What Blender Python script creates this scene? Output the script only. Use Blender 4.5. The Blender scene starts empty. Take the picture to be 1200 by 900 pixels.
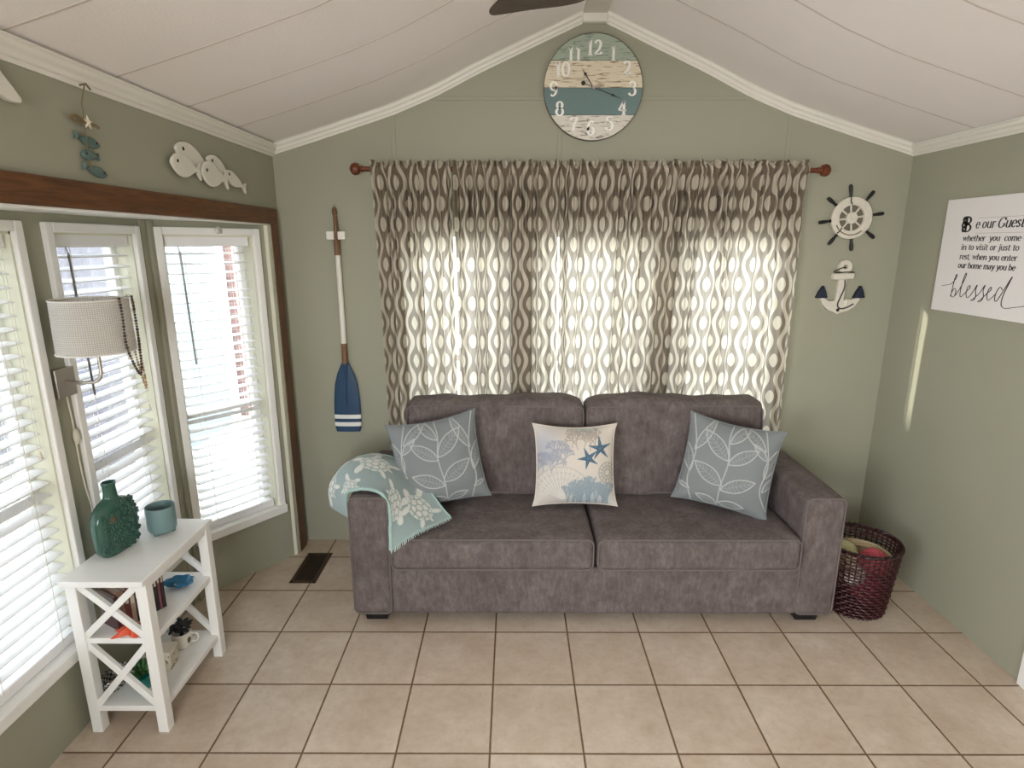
import bpy, math, random
import numpy as np
from mathutils import Vector, Matrix, Euler
random.seed(7); RNG = np.random.default_rng(7)
PI = math.pi
SC = bpy.context.scene
COL = SC.collection

# ------------------------------------------------------------------ helpers
ROOTM = {}

def lin(h):
    if isinstance(h, str):
        h = h.lstrip('#'); c = [int(h[i:i+2], 16)/255 for i in (0, 2, 4)]
    else:
        c = [v/255 for v in h]
    return tuple((v/12.92 if v <= .04045 else ((v+.055)/1.055)**2.4) for v in c)

def npl(h):
    return np.array(lin(h))

class MB:
    """collects geometry and links it as one mesh object"""
    def __init__(s): s.v = []; s.f = []; s.mi = []; s.uv = {}; s.col = None
    def add(s, vs, fs, mi=0):
        o = len(s.v); s.v += [tuple(map(float, p)) for p in vs]
        s.f += [tuple(o+i for i in f) for f in fs]; s.mi += [mi]*len(fs); return o
    def box(s, a, b, mi=0, M=None):
        x0, y0, z0 = a; x1, y1, z1 = b
        vs = [(x0,y0,z0),(x1,y0,z0),(x1,y1,z0),(x0,y1,z0),(x0,y0,z1),(x1,y0,z1),(x1,y1,z1),(x0,y1,z1)]
        if M is not None: vs = [tuple(M @ Vector(p)) for p in vs]
        s.add(vs, [(0,3,2,1),(4,5,6,7),(0,1,5,4),(1,2,6,5),(2,3,7,6),(3,0,4,7)], mi)
    def bar(s, p, q, w, h, up=(0,0,1), mi=0):
        """rectangular bar from p to q, w across, h along up"""
        p = Vector(p); q = Vector(q); d = (q-p).normalized(); up = Vector(up)
        x = d.cross(up).normalized(); u = x.cross(d).normalized()
        vs = []
        for c in (p, q):
            for a, b in ((-1,-1),(1,-1),(1,1),(-1,1)): vs.append(c+x*(a*w/2)+u*(b*h/2))
        s.add(vs, [(0,1,2,3),(7,6,5,4),(0,4,5,1),(1,5,6,2),(2,6,7,3),(3,7,4,0)], mi)
    def tube(s, pts, r, n=8, closed=False, mi=0, cap=True):
        pts = [Vector(p) for p in pts]; m = len(pts)
        rs = r if hasattr(r, '__len__') else [r]*m
        if m < 2: return
        t = (pts[1]-pts[0]).normalized()
        ref = Vector((0,0,1)) if abs(t.z) < .9 else Vector((1,0,0))
        nx = t.cross(ref).normalized(); vs = []
        for i, p in enumerate(pts):
            if closed: t = (pts[(i+1) % m]-pts[i-1]).normalized()
            else: t = (pts[min(i+1, m-1)]-pts[max(i-1, 0)]).normalized()
            nx = (nx - t*nx.dot(t)); nx = nx.normalized() if nx.length > 1e-9 else t.orthogonal().normalized()
            ny = t.cross(nx)
            for k in range(n):
                a = 2*PI*k/n; vs.append(p+(nx*math.cos(a)+ny*math.sin(a))*rs[i])
        fs = []
        for i in range(m if closed else m-1):
            j = (i+1) % m
            for k in range(n):
                l = (k+1) % n; fs.append((i*n+k, i*n+l, j*n+l, j*n+k))
        if cap and not closed:
            fs.append(tuple(range(n-1, -1, -1))); fs.append(tuple((m-1)*n+k for k in range(n)))
        s.add(vs, fs, mi)
    def lathe(s, prof, c=(0,0,0), n=32, mi=0, M=None):
        vs = []; m = len(prof)
        for r, z in prof:
            for k in range(n):
                a = 2*PI*k/n; p = Vector((r*math.cos(a), r*math.sin(a), z))
                if M is not None: p = M @ p
                vs.append((p.x+c[0], p.y+c[1], p.z+c[2]))
        fs = []
        for i in range(m-1):
            for k in range(n):
                l = (k+1) % n; fs.append((i*n+k, i*n+l, (i+1)*n+l, (i+1)*n+k))
        if prof[0][0] > 1e-6: fs.append(tuple(range(n-1, -1, -1)))
        if prof[-1][0] > 1e-6: fs.append(tuple((m-1)*n+k for k in range(n)))
        s.add(vs, fs, mi)
    def ell(s, c, r, n=20, m=12, mi=0, M=None):
        vs = []; fs = []
        for i in range(m+1):
            t = PI*i/m
            for k in range(n):
                a = 2*PI*k/n
                p = Vector((r[0]*math.sin(t)*math.cos(a), r[1]*math.sin(t)*math.sin(a), r[2]*math.cos(t)))
                if M is not None: p = M @ p
                vs.append((p.x+c[0], p.y+c[1], p.z+c[2]))
        for i in range(m):
            for k in range(n):
                l = (k+1) % n; fs.append((i*n+k, (i+1)*n+k, (i+1)*n+l, i*n+l))
        s.add(vs, fs, mi)
    def prism(s, poly, d0, d1, M=None, mi=0):
        """poly in (a,b), extruded along third axis; M maps (a,b,d) -> space"""
        n = len(poly); vs = [Vector((a, b, d0)) for a, b in poly]+[Vector((a, b, d1)) for a, b in poly]
        if M is not None: vs = [M @ p for p in vs]
        fs = [tuple(range(n-1, -1, -1)), tuple(range(n, 2*n))]
        for i in range(n):
            j = (i+1) % n; fs.append((i, j, n+j, n+i))
        s.add(vs, fs, mi)
    def grid(s, P, mi=0, closed_u=False):
        """P[nu][nv][3] numpy"""
        nu, nv = P.shape[:2]; vs = P.reshape(-1, 3); fs = []
        for i in range(nu if closed_u else nu-1):
            a = i*nv; b = ((i+1) % nu)*nv
            for j in range(nv-1): fs.append((a+j, b+j, b+j+1, a+j+1))
        return s.add(vs, fs, mi)
    def build(s, name, mat, parent=None, local=False, smooth=True, angle=38, bevel=0, seg=2, kind=None, label=None, fix=True):
        me = bpy.data.meshes.new(name)
        V = s.v
        if parent is not None and not local:
            Mi = ROOTM[parent.name].inverted(); V = [tuple(Mi @ Vector(p)) for p in V]
        me.from_pydata(V, [], s.f)
        mats = mat if isinstance(mat, (list, tuple)) else [mat]
        for m in mats: me.materials.append(m)
        if len(mats) > 1: me.polygons.foreach_set('material_index', s.mi)
        if s.col is not None:
            ca = me.color_attributes.new('Col', 'FLOAT_COLOR', 'POINT')
            ca.data.foreach_set('color', np.asarray(s.col, dtype=np.float32).ravel())
        if s.uv:
            ul = me.uv_layers.new(name='UVMap')
            for l in me.loops: ul.data[l.index].uv = s.uv[l.vertex_index]
        if fix:
            import bmesh
            bm = bmesh.new(); bm.from_mesh(me); bmesh.ops.recalc_face_normals(bm, faces=bm.faces); bm.to_mesh(me); bm.free()
        if smooth:
            me.shade_smooth()
            me.set_sharp_from_angle(angle=math.radians(angle))
        me.update()
        o = bpy.data.objects.new(name, me); COL.objects.link(o)
        if bevel:
            b = o.modifiers.new('bevel', 'BEVEL'); b.width = bevel; b.segments = seg; b.limit_method = 'ANGLE'; b.angle_limit = math.radians(50)
            b.harden_normals = False
        if parent is not None:
            o.parent = parent; ROOTM[o.name] = ROOTM[parent.name]
        else: ROOTM[o.name] = Matrix.Identity(4)
        if kind: o['kind'] = kind
        if label: o['label'] = label
        return o

def thing(name, label, cat, loc=(0,0,0), rot=(0,0,0), group=None, kind=None):
    o = bpy.data.objects.new(name, None); COL.objects.link(o)
    o.empty_display_size = .05
    o.location = loc; o.rotation_euler = rot
    ROOTM[o.name] = Matrix.Translation(loc) @ Euler(rot).to_matrix().to_4x4()
    if label: o['label'] = label
    if cat: o['category'] = cat
    if group: o['group'] = group
    if kind: o['kind'] = kind
    return o

def tag(o, label, cat, group=None):
    o['label'] = label; o['category'] = cat
    if group: o['group'] = group
    return o

def struct(mb, name, mat, **k):
    return mb.build(name, mat, None, kind='structure', **k)

def cr(pts, n=10, closed=False):
    """Catmull-Rom through points (any dimension)"""
    P = np.array(pts, float); m = len(P); out = []
    for i in range(m if closed else m-1):
        if closed: p0, p1, p2, p3 = P[i-1], P[i], P[(i+1) % m], P[(i+2) % m]
        else: p0, p1, p2, p3 = P[max(i-1, 0)], P[i], P[i+1], P[min(i+2, m-1)]
        for k in range(n):
            t = k/n
            out.append(.5*((2*p1)+(-p0+p2)*t+(2*p0-5*p1+4*p2-p3)*t*t+(-p0+3*p1-3*p2+p3)*t**3))
    if not closed: out.append(P[-1])
    return np.array(out)

def sstep(a, b, x):
    t = np.clip((np.asarray(x, float)-a)/(b-a), 0, 1); return t*t*(3-2*t)

def segdist(X, Y, lines):
    """distance field of points to a list of polylines"""
    D = np.full(X.shape, 1e9)
    for L in lines:
        L = np.asarray(L, float)
        for a, b in zip(L[:-1], L[1:]):
            d = b-a; l2 = d@d+1e-12
            t = np.clip(((X-a[0])*d[0]+(Y-a[1])*d[1])/l2, 0, 1)
            D = np.minimum(D, np.hypot(X-a[0]-t*d[0], Y-a[1]-t*d[1]))
    return D

# ------------------------------------------------------------------ materials
class NT:
    def __init__(s, name):
        s.m = bpy.data.materials.new(name); s.m.use_nodes = True
        s.t = s.m.node_tree; s.t.nodes.clear(); s.out = s.t.nodes.new('ShaderNodeOutputMaterial')
    def n(s, typ, ins=None, **k):
        x = s.t.nodes.new(typ)
        for a, b in k.items(): setattr(x, a, b)
        for a, b in (ins or {}).items():
            if isinstance(b, bpy.types.NodeSocket): s.t.links.new(b, x.inputs[a])
            else: x.inputs[a].default_value = b
        return x
    def math(s, op, a, b=None, c=None, clamp=False):
        ins = {0: a}
        if b is not None: ins[1] = b
        if c is not None: ins[2] = c
        x = s.n('ShaderNodeMath', ins, operation=op); x.use_clamp = clamp; return x.outputs[0]
    def mix(s, f, a, b):
        x = s.n('ShaderNodeMix', data_type='RGBA')
        for k, v in ((0, f), (6, a), (7, b)):
            if isinstance(v, bpy.types.NodeSocket): s.t.links.new(v, x.inputs[k])
            else: x.inputs[k].default_value = (*v, 1) if k and len(v) == 3 else v
        return x.outputs[2]
    def ramp(s, f, stops):
        x = s.n('ShaderNodeValToRGB', {0: f}); e = x.color_ramp.elements
        while len(e) < len(stops): e.new(.5)
        for i, (p, c) in enumerate(stops):
            e[i].position = p; e[i].color = (*c, 1) if hasattr(c, '__len__') else (c, c, c, 1)
        return x.outputs[0]
    def noise(s, scale=10, detail=4, rough=.55, vec=None, sc=None):
        if vec is None: vec = s.n('ShaderNodeTexCoord').outputs['Object']
        if sc is not None: vec = s.n('ShaderNodeMapping', {'Vector': vec, 'Scale': sc}).outputs[0]
        return s.n('ShaderNodeTexNoise', {'Vector': vec, 'Scale': scale, 'Detail': detail, 'Roughness': rough}).outputs['Fac']
    def bump(s, h, strength=.3, dist=.005, normal=None):
        ins = {'Height': h, 'Strength': strength, 'Distance': dist}
        if normal is not None: ins['Normal'] = normal
        return s.n('ShaderNodeBump', ins).outputs[0]
    def pbsdf(s, color, rough=.6, metal=0, normal=None, spec=.5, **ex):
        ins = {'Base Color': color if isinstance(color, bpy.types.NodeSocket) else (*color, 1), 'Roughness': rough, 'Metallic': metal, 'Specular IOR Level': spec}
        if normal is not None: ins['Normal'] = normal
        ins.update(ex)
        return s.n('ShaderNodeBsdfPrincipled', ins).outputs[0]
    def done(s, sh):
        s.t.links.new(sh, s.out.inputs[0]); return s.m

def simple(name, c, rough=.5, metal=0, var=.08, scale=14, bump=0, bscale=60, spec=.5, **ex):
    t = NT(name); c = np.array(lin(c)) if not isinstance(c, np.ndarray) else c
    f = t.noise(scale, 4)
    col = t.mix(f, tuple(np.clip(c*(1-var), 0, 1)), tuple(np.clip(c*(1+var), 0, 1)))
    nrm = t.bump(t.noise(bscale, 3), bump, .002) if bump else None
    return t.done(t.pbsdf(col, rough, metal, nrm, spec, **ex))

def attr_mat(name, rough=.85, bump=.25, bscale=350, sheen=0):
    t = NT(name)
    a = t.n('ShaderNodeVertexColor', layer_name='Col').outputs[0]
    f = t.noise(bscale, 2)
    col = t.mix(t.math('MULTIPLY', f, .25), a, (0, 0, 0))
    return t.done(t.pbsdf(col, rough, 0, t.bump(f, bump, .002), .2, **({'Sheen Weight': sheen} if sheen else {})))

def wood_mat(name, dark, light, axis_scale, rough=.45, scale=6, bump=.15):
    t = NT(name)
    v = t.n('ShaderNodeMapping', {'Vector': t.n('ShaderNodeTexCoord').outputs['Object'], 'Scale': axis_scale}).outputs[0]
    a = t.n('ShaderNodeTexNoise', {'Vector': v, 'Scale': scale, 'Detail': 6, 'Roughness': .6, 'Distortion': 1.2}).outputs[0]
    col = t.ramp(a, [(.3, lin(dark)), (.7, lin(light))])
    return t.done(t.pbsdf(col, rough, 0, t.bump(a, bump, .003), .4))

M = {}
M['wall'] = simple('wall_paint', '#9d9d8b', .62, var=.03, scale=3, bump=.12, bscale=220, spec=.3)
M['white_trim'] = simple('white_trim_paint', '#e4e1d8', .45, var=.03, scale=6)
M['white_gloss'] = simple('white_lacquer', '#efefec', .3, var=.02, scale=6, bump=.05)
M['vinyl'] = simple('white_vinyl', '#eeeeea', .35, var=.02)
M['jamb'] = simple('cream_jamb_paint', '#d9d9c6', .55, var=.03)
M['post'] = simple('sage_post_paint', '#9a9986', .5, var=.04)
M['slat'] = simple('blind_slat_white', '#f1f1f2', .4, var=.02)
M['black'] = simple('black_paint', '#141416', .45, var=.1)
M['navy'] = simple('navy_paint', '#173d5e', .5, var=.12, bump=.1)
M['dnavy'] = simple('dark_navy_paint', '#111c33', .55, var=.15)
M['rod'] = wood_mat('red_brown_wood', '#4a2212', '#7c4023', (1, 8, 8), .35)
M['oak'] = wood_mat('oak_casing_wood', '#4b2e18', '#72492a', (14, 1.2, 14), .4, 5)
M['oak_v'] = wood_mat('oak_casing_wood_upright', '#4b2e18', '#72492a', (14, 14, 1.2), .4, 5)
M['oarwood'] = wood_mat('brown_oar_wood', '#5a3f2c', '#8a6a4c', (20, 20, 2), .6, 5)
M['nickel'] = simple('brushed_nickel', '#b5aea4', .35, .9, var=.05)
M['steel'] = simple('grey_metal', '#77736c', .4, .7)
M['string'] = simple('jute_string', '#7a6a4c', .9, var=.2, scale=60)
M['cord'] = simple('ivory_cord', '#d6d0bf', .55)
M['white_wood'] = None

def ceiling_mat():
    t = NT('ceiling_panel')
    f = t.noise(120, 3); g = t.noise(2.2, 3)
    col = t.mix(g, lin('#eee8e5'), lin('#f5f0ee'))
    return t.done(t.pbsdf(col, .8, 0, t.bump(f, .25, .003), .2))
M['ceiling'] = ceiling_mat()

def floor_mat():
    t = NT('beige_floor_tile')
    P = t.n('ShaderNodeTexCoord').outputs['Object']
    sp = t.n('ShaderNodeSeparateXYZ', {0: P})
    T = .333
    def cell(s, o):
        u = t.math('DIVIDE', t.math('SUBTRACT', s, o), T)
        fr = t.math('FRACT', t.math('ADD', u, 100.0)); fl = t.math('FLOOR', t.math('ADD', u, 100.0))
        d = t.math('MULTIPLY', t.math('MINIMUM', fr, t.math('SUBTRACT', 1.0, fr)), T)
        return d, fl
    dx, ix = cell(sp.outputs[0], -1.4152); dy, iy = cell(sp.outputs[1], 1.7097)
    wob = t.math('MULTIPLY', t.math('SUBTRACT', t.noise(45, 3), .5), .002)
    d = t.math('ADD', t.math('MINIMUM', dx, dy), wob)
    g = t.n('ShaderNodeMapRange', {0: d, 1: .0026, 2: .0046, 3: 0.0, 4: 1.0}).outputs[0]
    idv = t.n('ShaderNodeCombineXYZ', {0: ix, 1: iy, 2: 0.0}).outputs[0]
    wn = t.n('ShaderNodeTexWhiteNoise', {'Vector': idv}, noise_dimensions='3D')
    off = t.n('ShaderNodeVectorMath', {0: wn.outputs[1], 1: (7, 7, 7)}, operation='MULTIPLY').outputs[0]
    pv = t.n('ShaderNodeVectorMath', {0: P, 1: off}, operation='ADD').outputs[0]
    n1 = t.noise(5, 6, .6, pv); n2 = t.noise(28, 5, .7, pv)
    c = t.ramp(n1, [(.3, lin('#bdab98')), (.5, lin('#c9b9a7')), (.72, lin('#d4c7b7'))])
    c = t.mix(t.math('MULTIPLY', t.ramp(n2, [(.42, 0), (.75, 1)]), .35), c, lin('#9c8468'))
    tone = t.math('MULTIPLY', wn.outputs[0], .14)
    c = t.mix(tone, c, lin('#8f7458'))
    c = t.mix(g, lin('#6e563d'), c)
    rough = t.math('ADD', .62, t.math('MULTIPLY', g, -.3))
    h = t.math('ADD', g, t.math('MULTIPLY', n2, .12))
    return t.done(t.pbsdf(c, rough, 0, t.bump(h, .5, .002), .35))
M['floor'] = floor_mat()

def glass_mat():
    t = NT('window_glass')
    fr = t.n('ShaderNodeFresnel', {'IOR': 1.45}).outputs[0]
    f = t.math('MULTIPLY', fr, .7)
    return t.done(t.n('ShaderNodeMixShader', {0: f, 1: t.n('ShaderNodeBsdfTransparent', {0: (.96, .98, .97, 1)}).outputs[0],
                  2: t.n('ShaderNodeBsdfGlossy', {'Roughness': .03}).outputs[0]}).outputs[0])
M['glass'] = glass_mat()

def sofa_mat():
    t = NT('grey_brown_chenille')
    a = t.noise(11, 6, .7); b = t.noise(55, 4, .7, sc=(1, 1, .35)); c = t.noise(320, 2)
    f = t.math('ADD', t.math('MULTIPLY', a, .55), t.math('MULTIPLY', b, .45))
    col = t.ramp(f, [(.36, lin('#554c4a')), (.5, lin('#655c5a')), (.64, lin('#776e6c'))])
    return t.done(t.pbsdf(col, .9, 0, t.bump(t.math('ADD', c, b), .35, .003), .15, **{'Sheen Weight': .05, 'Sheen Roughness': .4}))
M['sofa'] = sofa_mat()
M['piping'] = simple('chenille_piping', '#6b615e', .9, var=.1, scale=80)

def curtain_mat():
    t = NT('ogee_print_curtain')
    sp = t.n('ShaderNodeSeparateXYZ', {0: t.n('ShaderNodeTexCoord').outputs['UV']})
    U = t.math('DIVIDE', sp.outputs[0], .158); V = t.math('DIVIDE', sp.outputs[1], .206)
    fu = t.math('FRACT', t.math('ADD', U, 50.0))
    co = t.math('COSINE', t.math('MULTIPLY', V, 2*PI))
    w = t.math('MULTIPLY', co, .115)
    # distance to wavy lines at 0+w, .5-w, 1+w
    def dist(c):
        return t.math('ABSOLUTE', t.math('SUBTRACT', fu, c))
    l0 = w; l1 = t.math('SUBTRACT', .5, w); l2 = t.math('ADD', 1.0, w)
    d = t.math('MINIMUM', t.math('MINIMUM', dist(l0), dist(l1)), dist(l2))
    d = t.math('MINIMUM', d, dist(t.math('SUBTRACT', -.5, w)))
    line = t.n('ShaderNodeMapRange', {0: d, 1: .070, 2: .084, 3: 1.0, 4: 0.0}).outputs[0]
    # ovals (pointed) : cell centres (.25,.5) and (.75,0)
    def oval(cx, cv):
        fv = t.math('FRACT', t.math('ADD', V, 50.5-cv))
        a = t.math('ABSOLUTE', t.math('SUBTRACT', fu, cx)); b = t.math('ABSOLUTE', t.math('SUBTRACT', fv, .5))
        q = t.math('ADD', t.math('POWER', t.math('DIVIDE', a, .150), 1.6), t.math('POWER', t.math('DIVIDE', b, .185), 1.6))
        return t.n('ShaderNodeMapRange', {0: q, 1: .9, 2: 1.1, 3: 1.0, 4: 0.0}).outputs[0]
    mot = t.math('MAXIMUM', line, t.math('MAXIMUM', oval(.25, .5), oval(.75, 0.0)))
    weave = t.noise(400, 2)
    base = t.mix(weave, lin('#776a5c'), lin('#897c6d')); cream = t.mix(weave, lin('#cfc6b4'), lin('#ddd5c5'))
    col = t.mix(mot, base, cream)
    tr = t.mix(mot, lin('#aba79e'), lin('#dcd9cc'))
    df = t.n('ShaderNodeBsdfDiffuse', {'Color': col}).outputs[0]
    tl = t.n('ShaderNodeBsdfTranslucent', {'Color': tr}).outputs[0]
    return t.done(t.n('ShaderNodeMixShader', {0: .36, 1: df, 2: tl}).outputs[0])
M['curtain'] = curtain_mat()

# ------------------------------------------------------------------ room dimensions
XL, XR, YB, YF = -1.261, 2.082, 3.246, -2.3     # side walls, back wall, open end behind
BX = -1.60                                       # bay glazing wall
XC = .40                                         # ridge line

# back gable profile of the crown's lower edge (distance from ridge -> height)
PROF = [(0, 2.817), (.06, 2.817), (.58, 2.590), (.80, 2.483), (1.02, 2.397), (1.40, 2.280), (1.665, 2.203), (2.2, 2.04)]
def zc(x):
    d = abs(x-XC); return float(np.interp(d, [p[0] for p in PROF], [p[1] for p in PROF]))
CT = .050                                        # crown height: ceiling sits this much higher

def wall_open(mb, o, d, nrm, L, h, th, ops, z0=0):
    """wall slab from o along d with openings (s0,s1,z0,z1); nrm points away from the room"""
    o = Vector(o); d = Vector(d).normalized(); n = Vector(nrm).normalized()
    S = sorted({0, L, *[q[0] for q in ops], *[q[1] for q in ops]}); Z = sorted({z0, h, *[q[2] for q in ops], *[q[3] for q in ops]})
    Mx = Matrix((( d.x, n.x, 0, o.x), (d.y, n.y, 0, o.y), (0, 0, 1, o.z), (0, 0, 0, 1)))
    for a, b in zip(S[:-1], S[1:]):
        for c, e in zip(Z[:-1], Z[1:]):
            if any(q[0] <= a+1e-6 and b <= q[1]+1e-6 and q[2] <= c+1e-6 and e <= q[3]+1e-6 for q in ops): continue
            mb.box((a, 0, c), (b, th, e), M=Mx)

# floor
m = MB(); m.box((-1.8, YF, -.08), (XR+.12, YB+.12, 0)); struct(m, 'floor', M['floor'], smooth=False)

# ceiling: bowed profile swept along the room
xs = sorted({XL-.12, XR+.12, *np.linspace(XL, XC-.06, 22), *np.linspace(XC+.06, XR, 22)})
m = MB(); poly = [(x, zc(x)+CT) for x in xs]+[(x, zc(x)+CT+.08) for x in reversed(xs)]
MY = Matrix(((1,0,0,0),(0,0,1,0),(0,1,0,0),(0,0,0,1)))          # (a,b,d) -> (x=a, y=d, z=b)
vs0 = [(x, YF, z) for x, z in poly]; vs1 = [(x, YB+.12, z) for x, z in poly]; n = len(poly); k = len(xs)
fs = [(i, i+1, n+i+1, n+i) for i in range(k-1)]+[(k+i, k+i+1, n+k+i+1, n+k+i) for i in range(k-1)]
m.add(vs0+vs1, fs+[(k-1, k, n+k, n+k-1), (2*k-1, 0, n, n+2*k-1)])
struct(m, 'ceiling', M['ceiling'], angle=25)
# ceiling seams: shallow cover strips across the slopes
M['seam'] = simple('ceiling_seam_strip', '#cdc4bc', .85, var=.02)
ns = 0
for y in (-1.27, -.86, -.45, -.04, .36, .77, 1.17, 1.577, 1.99, 2.40, 2.805):
    m = MB()
    for side in (-1, 1):
        X = np.linspace(.075, 1.655, 18)
        P = np.array([[(XC+side*d, y+dy, zc(XC+side*d)+CT-dz) for dy, dz in ((-.004, 0), (-.004, .0009), (.004, .0009), (.004, 0))] for d in X])
        m.grid(P)
    ns += 1
    struct(m, f'trim_{20+ns}', M['seam'], smooth=False)
# ridge batten
m = MB(); m.box((XC-.060, YF, zc(XC)+CT-.012), (XC+.060, YB, zc(XC)+CT+.002)); struct(m, 'trim_1', simple('ridge_batten_paint', '#d3cbc2', .6), bevel=.004)

# back wall with three windows
WZ0, WZ1 = .62, 1.83
wins = [(-.56, -.02), (.115, .745), (.87, 1.455)]
m = MB(); wall_open(m, (XL-.12, YB, 0), (1,0,0), (0,1,0), XR-XL+.24, 2.19, .12, [(a-XL+.12, b-XL+.12, WZ0, WZ1) for a, b in wins])
poly = [(XL-.12, 2.19)]+[(x, zc(x)+CT+.02) for x in xs]+[(XR+.12, 2.19)]
m.prism(poly, YB, YB+.12, MY); struct(m, 'wall_back', M['wall'], smooth=False)
# panel battens on the back wall
for j, (a, b) in enumerate([((-.624, 0), (-.624, zc(-.624)-.002)), ((.237, 1.9), (.237, 2.477)), ((1.423, 0), (1.423, zc(1.423)-.002))]):
    m = MB(); m.box((a[0]-.012, YB-.004, a[1]), (b[0]+.012, YB+.001, b[1])); struct(m, f'trim_{2+j}', M['wall'], bevel=.002)
m = MB(); m.box((-.43, YB-.004, 2.468), (1.22, YB+.001, 2.486)); struct(m, 'trim_5', M['wall'], bevel=.002)

# crown mouldings
def crown_profile():
    return [(0, 0), (.006, 0), (.010, .010), (.016, .014), (.020, .026), (.030, .034), (.034, .046), (.040, .050), (.040, .056), (0, .056)]
m = MB()
for side in (-1, 1):
    D = np.linspace(.060, 1.69, 30); pr = crown_profile()
    P = np.array([[(XC+side*d, YB-a, zc(XC+side*d)+b) for a, b in pr] for d in D]); m.grid(P)
struct(m, 'trim_6', M['white_trim'], angle=30)
m = MB(); m.box((XC-.062, YB-.036, zc(XC)+.0), (XC+.062, YB+.0, zc(XC)+.06)); struct(m, 'trim_7', M['white_trim'], bevel=.006)
for nm, x0, sg in (('trim_8', XL, 1), ('trim_9', XR, -1)):
    m = MB(); pr = crown_profile(); zz = zc(x0)-.008 if sg > 0 else zc(x0)
    P = np.array([[(x0+sg*a, y, zz+b) for a, b in pr] for y in (YF, YB)]); m.grid(P); struct(m, nm, M['white_trim'], angle=30)
# right wall with the door near the camera
DY0, DY1, DZ = 1.16, 1.975, 2.04
m = MB(); wall_open(m, (XR, YF, 0), (0,1,0), (1,0,0), YB-YF, 2.27, .12, [(DY0-YF, DY1-YF, 0, DZ)]); struct(m, 'wall_right', M['wall'], smooth=False)
m = MB()
m.box((XR-.016, DY1-.002, 0), (XR+.004, DY1+.082, DZ+.08)); m.box((XR-.016, DY0-.08, 0), (XR+.004, DY0+.002, DZ+.08)); m.box((XR-.016, DY0, DZ), (XR+.004, DY1, DZ+.08))
m.box((XR, DY1-.002, 0), (XR+.1, DY1+.0, DZ)); struct(m, 'trim_11', M['vinyl'], bevel=.004)
dr = thing('door_1', None, None, (XR+.05, DY0, 0), kind='structure')
m = MB(); m.box((XR+.03, DY0+.003, .006), (XR+.07, DY1-.003, DZ-.004)); m.build('door_leaf', M['vinyl'], dr, bevel=.004)
m = MB(); m.lathe([(.0, 0), (.024, .0), (.024, .006), (.010, .012), (.010, .03), (.026, .04), (.028, .055), (.018, .066), (0, .068)], M=Matrix.Translation((XR+.03, DY0+.07, .95)) @ Matrix.Rotation(-PI/2, 4, 'Y')); m.build('door_knob', M['nickel'], dr)

# left wall: header above the bay, solid pieces, bay walls
BZ = 1.858                                      # bay soffit
AY0, AY1 = 2.636, 3.081                         # angled wall: bay corner -> room wall
NY0, NY1 = .42, .865                            # near angled wall (mirror)
m = MB()
m.box((XL-.06, AY1, 0), (XL, YB, 2.27)); m.box((XL-.06, NY0, BZ), (XL, AY1, 2.27)); wall_open(m, (XL, YF, 0), (0,1,0), (-1,0,0), NY0-YF, 2.27, .06, [(1.0, 2.6, .75, 2.0)])  # opening behind the camera is added to let side fill light in
struct(m, 'wall_left', M['wall'], smooth=False)
m = MB(); m.box((BX-.14, NY0, BZ), (XL, AY1+.1, BZ+.06)); struct(m, 'trim_12', M['vinyl'], smooth=False)      # bay soffit
m = MB(); m.box((XL-.010, NY0, BZ-.012), (XL+.012, AY1, BZ)); struct(m, 'trim_13', M['vinyl'], bevel=.003)     # white edge under the header

# window openings ------------------------------------------------------------
OZ0, OZ1 = .335, 1.795
p1, p2 = (1.465, 1.915), (2.075, 2.525)
m = MB(); wall_open(m, (BX, NY1, 0), (0,1,0), (-1,0,0), AY0-NY1+.05, BZ+.03, .11, [(p1[0]-NY1, p1[1]-NY1, OZ0, OZ1), (p2[0]-NY1, p2[1]-NY1, OZ0, OZ1)])
struct(m, 'wall_bay_front', M['wall'], smooth=False)
ADIR = Vector((XL-BX, AY1-AY0, 0)); AL = ADIR.length; ADIR.normalize(); ANRM = Vector((-ADIR.y, ADIR.x, 0))
SO = .075                                       # s offset used for measured positions
p3 = (-.022+SO, .402+SO)
m = MB(); wall_open(m, (BX, AY0, 0), ADIR, ANRM, AL+.03, BZ+.03, .11, [(p3[0], p3[1], OZ0, OZ1)]); struct(m, 'wall_bay_angled', M['wall'], smooth=False)
m = MB(); wall_open(m, (BX, NY1, 0), (XL-BX, NY0-NY1, 0), (NY0-NY1, BX-XL, 0), AL, BZ+.03, .11, []); struct(m, 'wall_bay_near', M['wall'], smooth=False)
# corner post between second and third pane
m = MB()
m.box((BX-.02, AY0-.060, 0), (BX+.010, AY0-.022, BZ)); m.box((BX-.02, AY0-.020, 0), (BX+.022, AY0+.012, BZ))
struct(m, 'trim_14', M['post'], bevel=.004)

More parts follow.
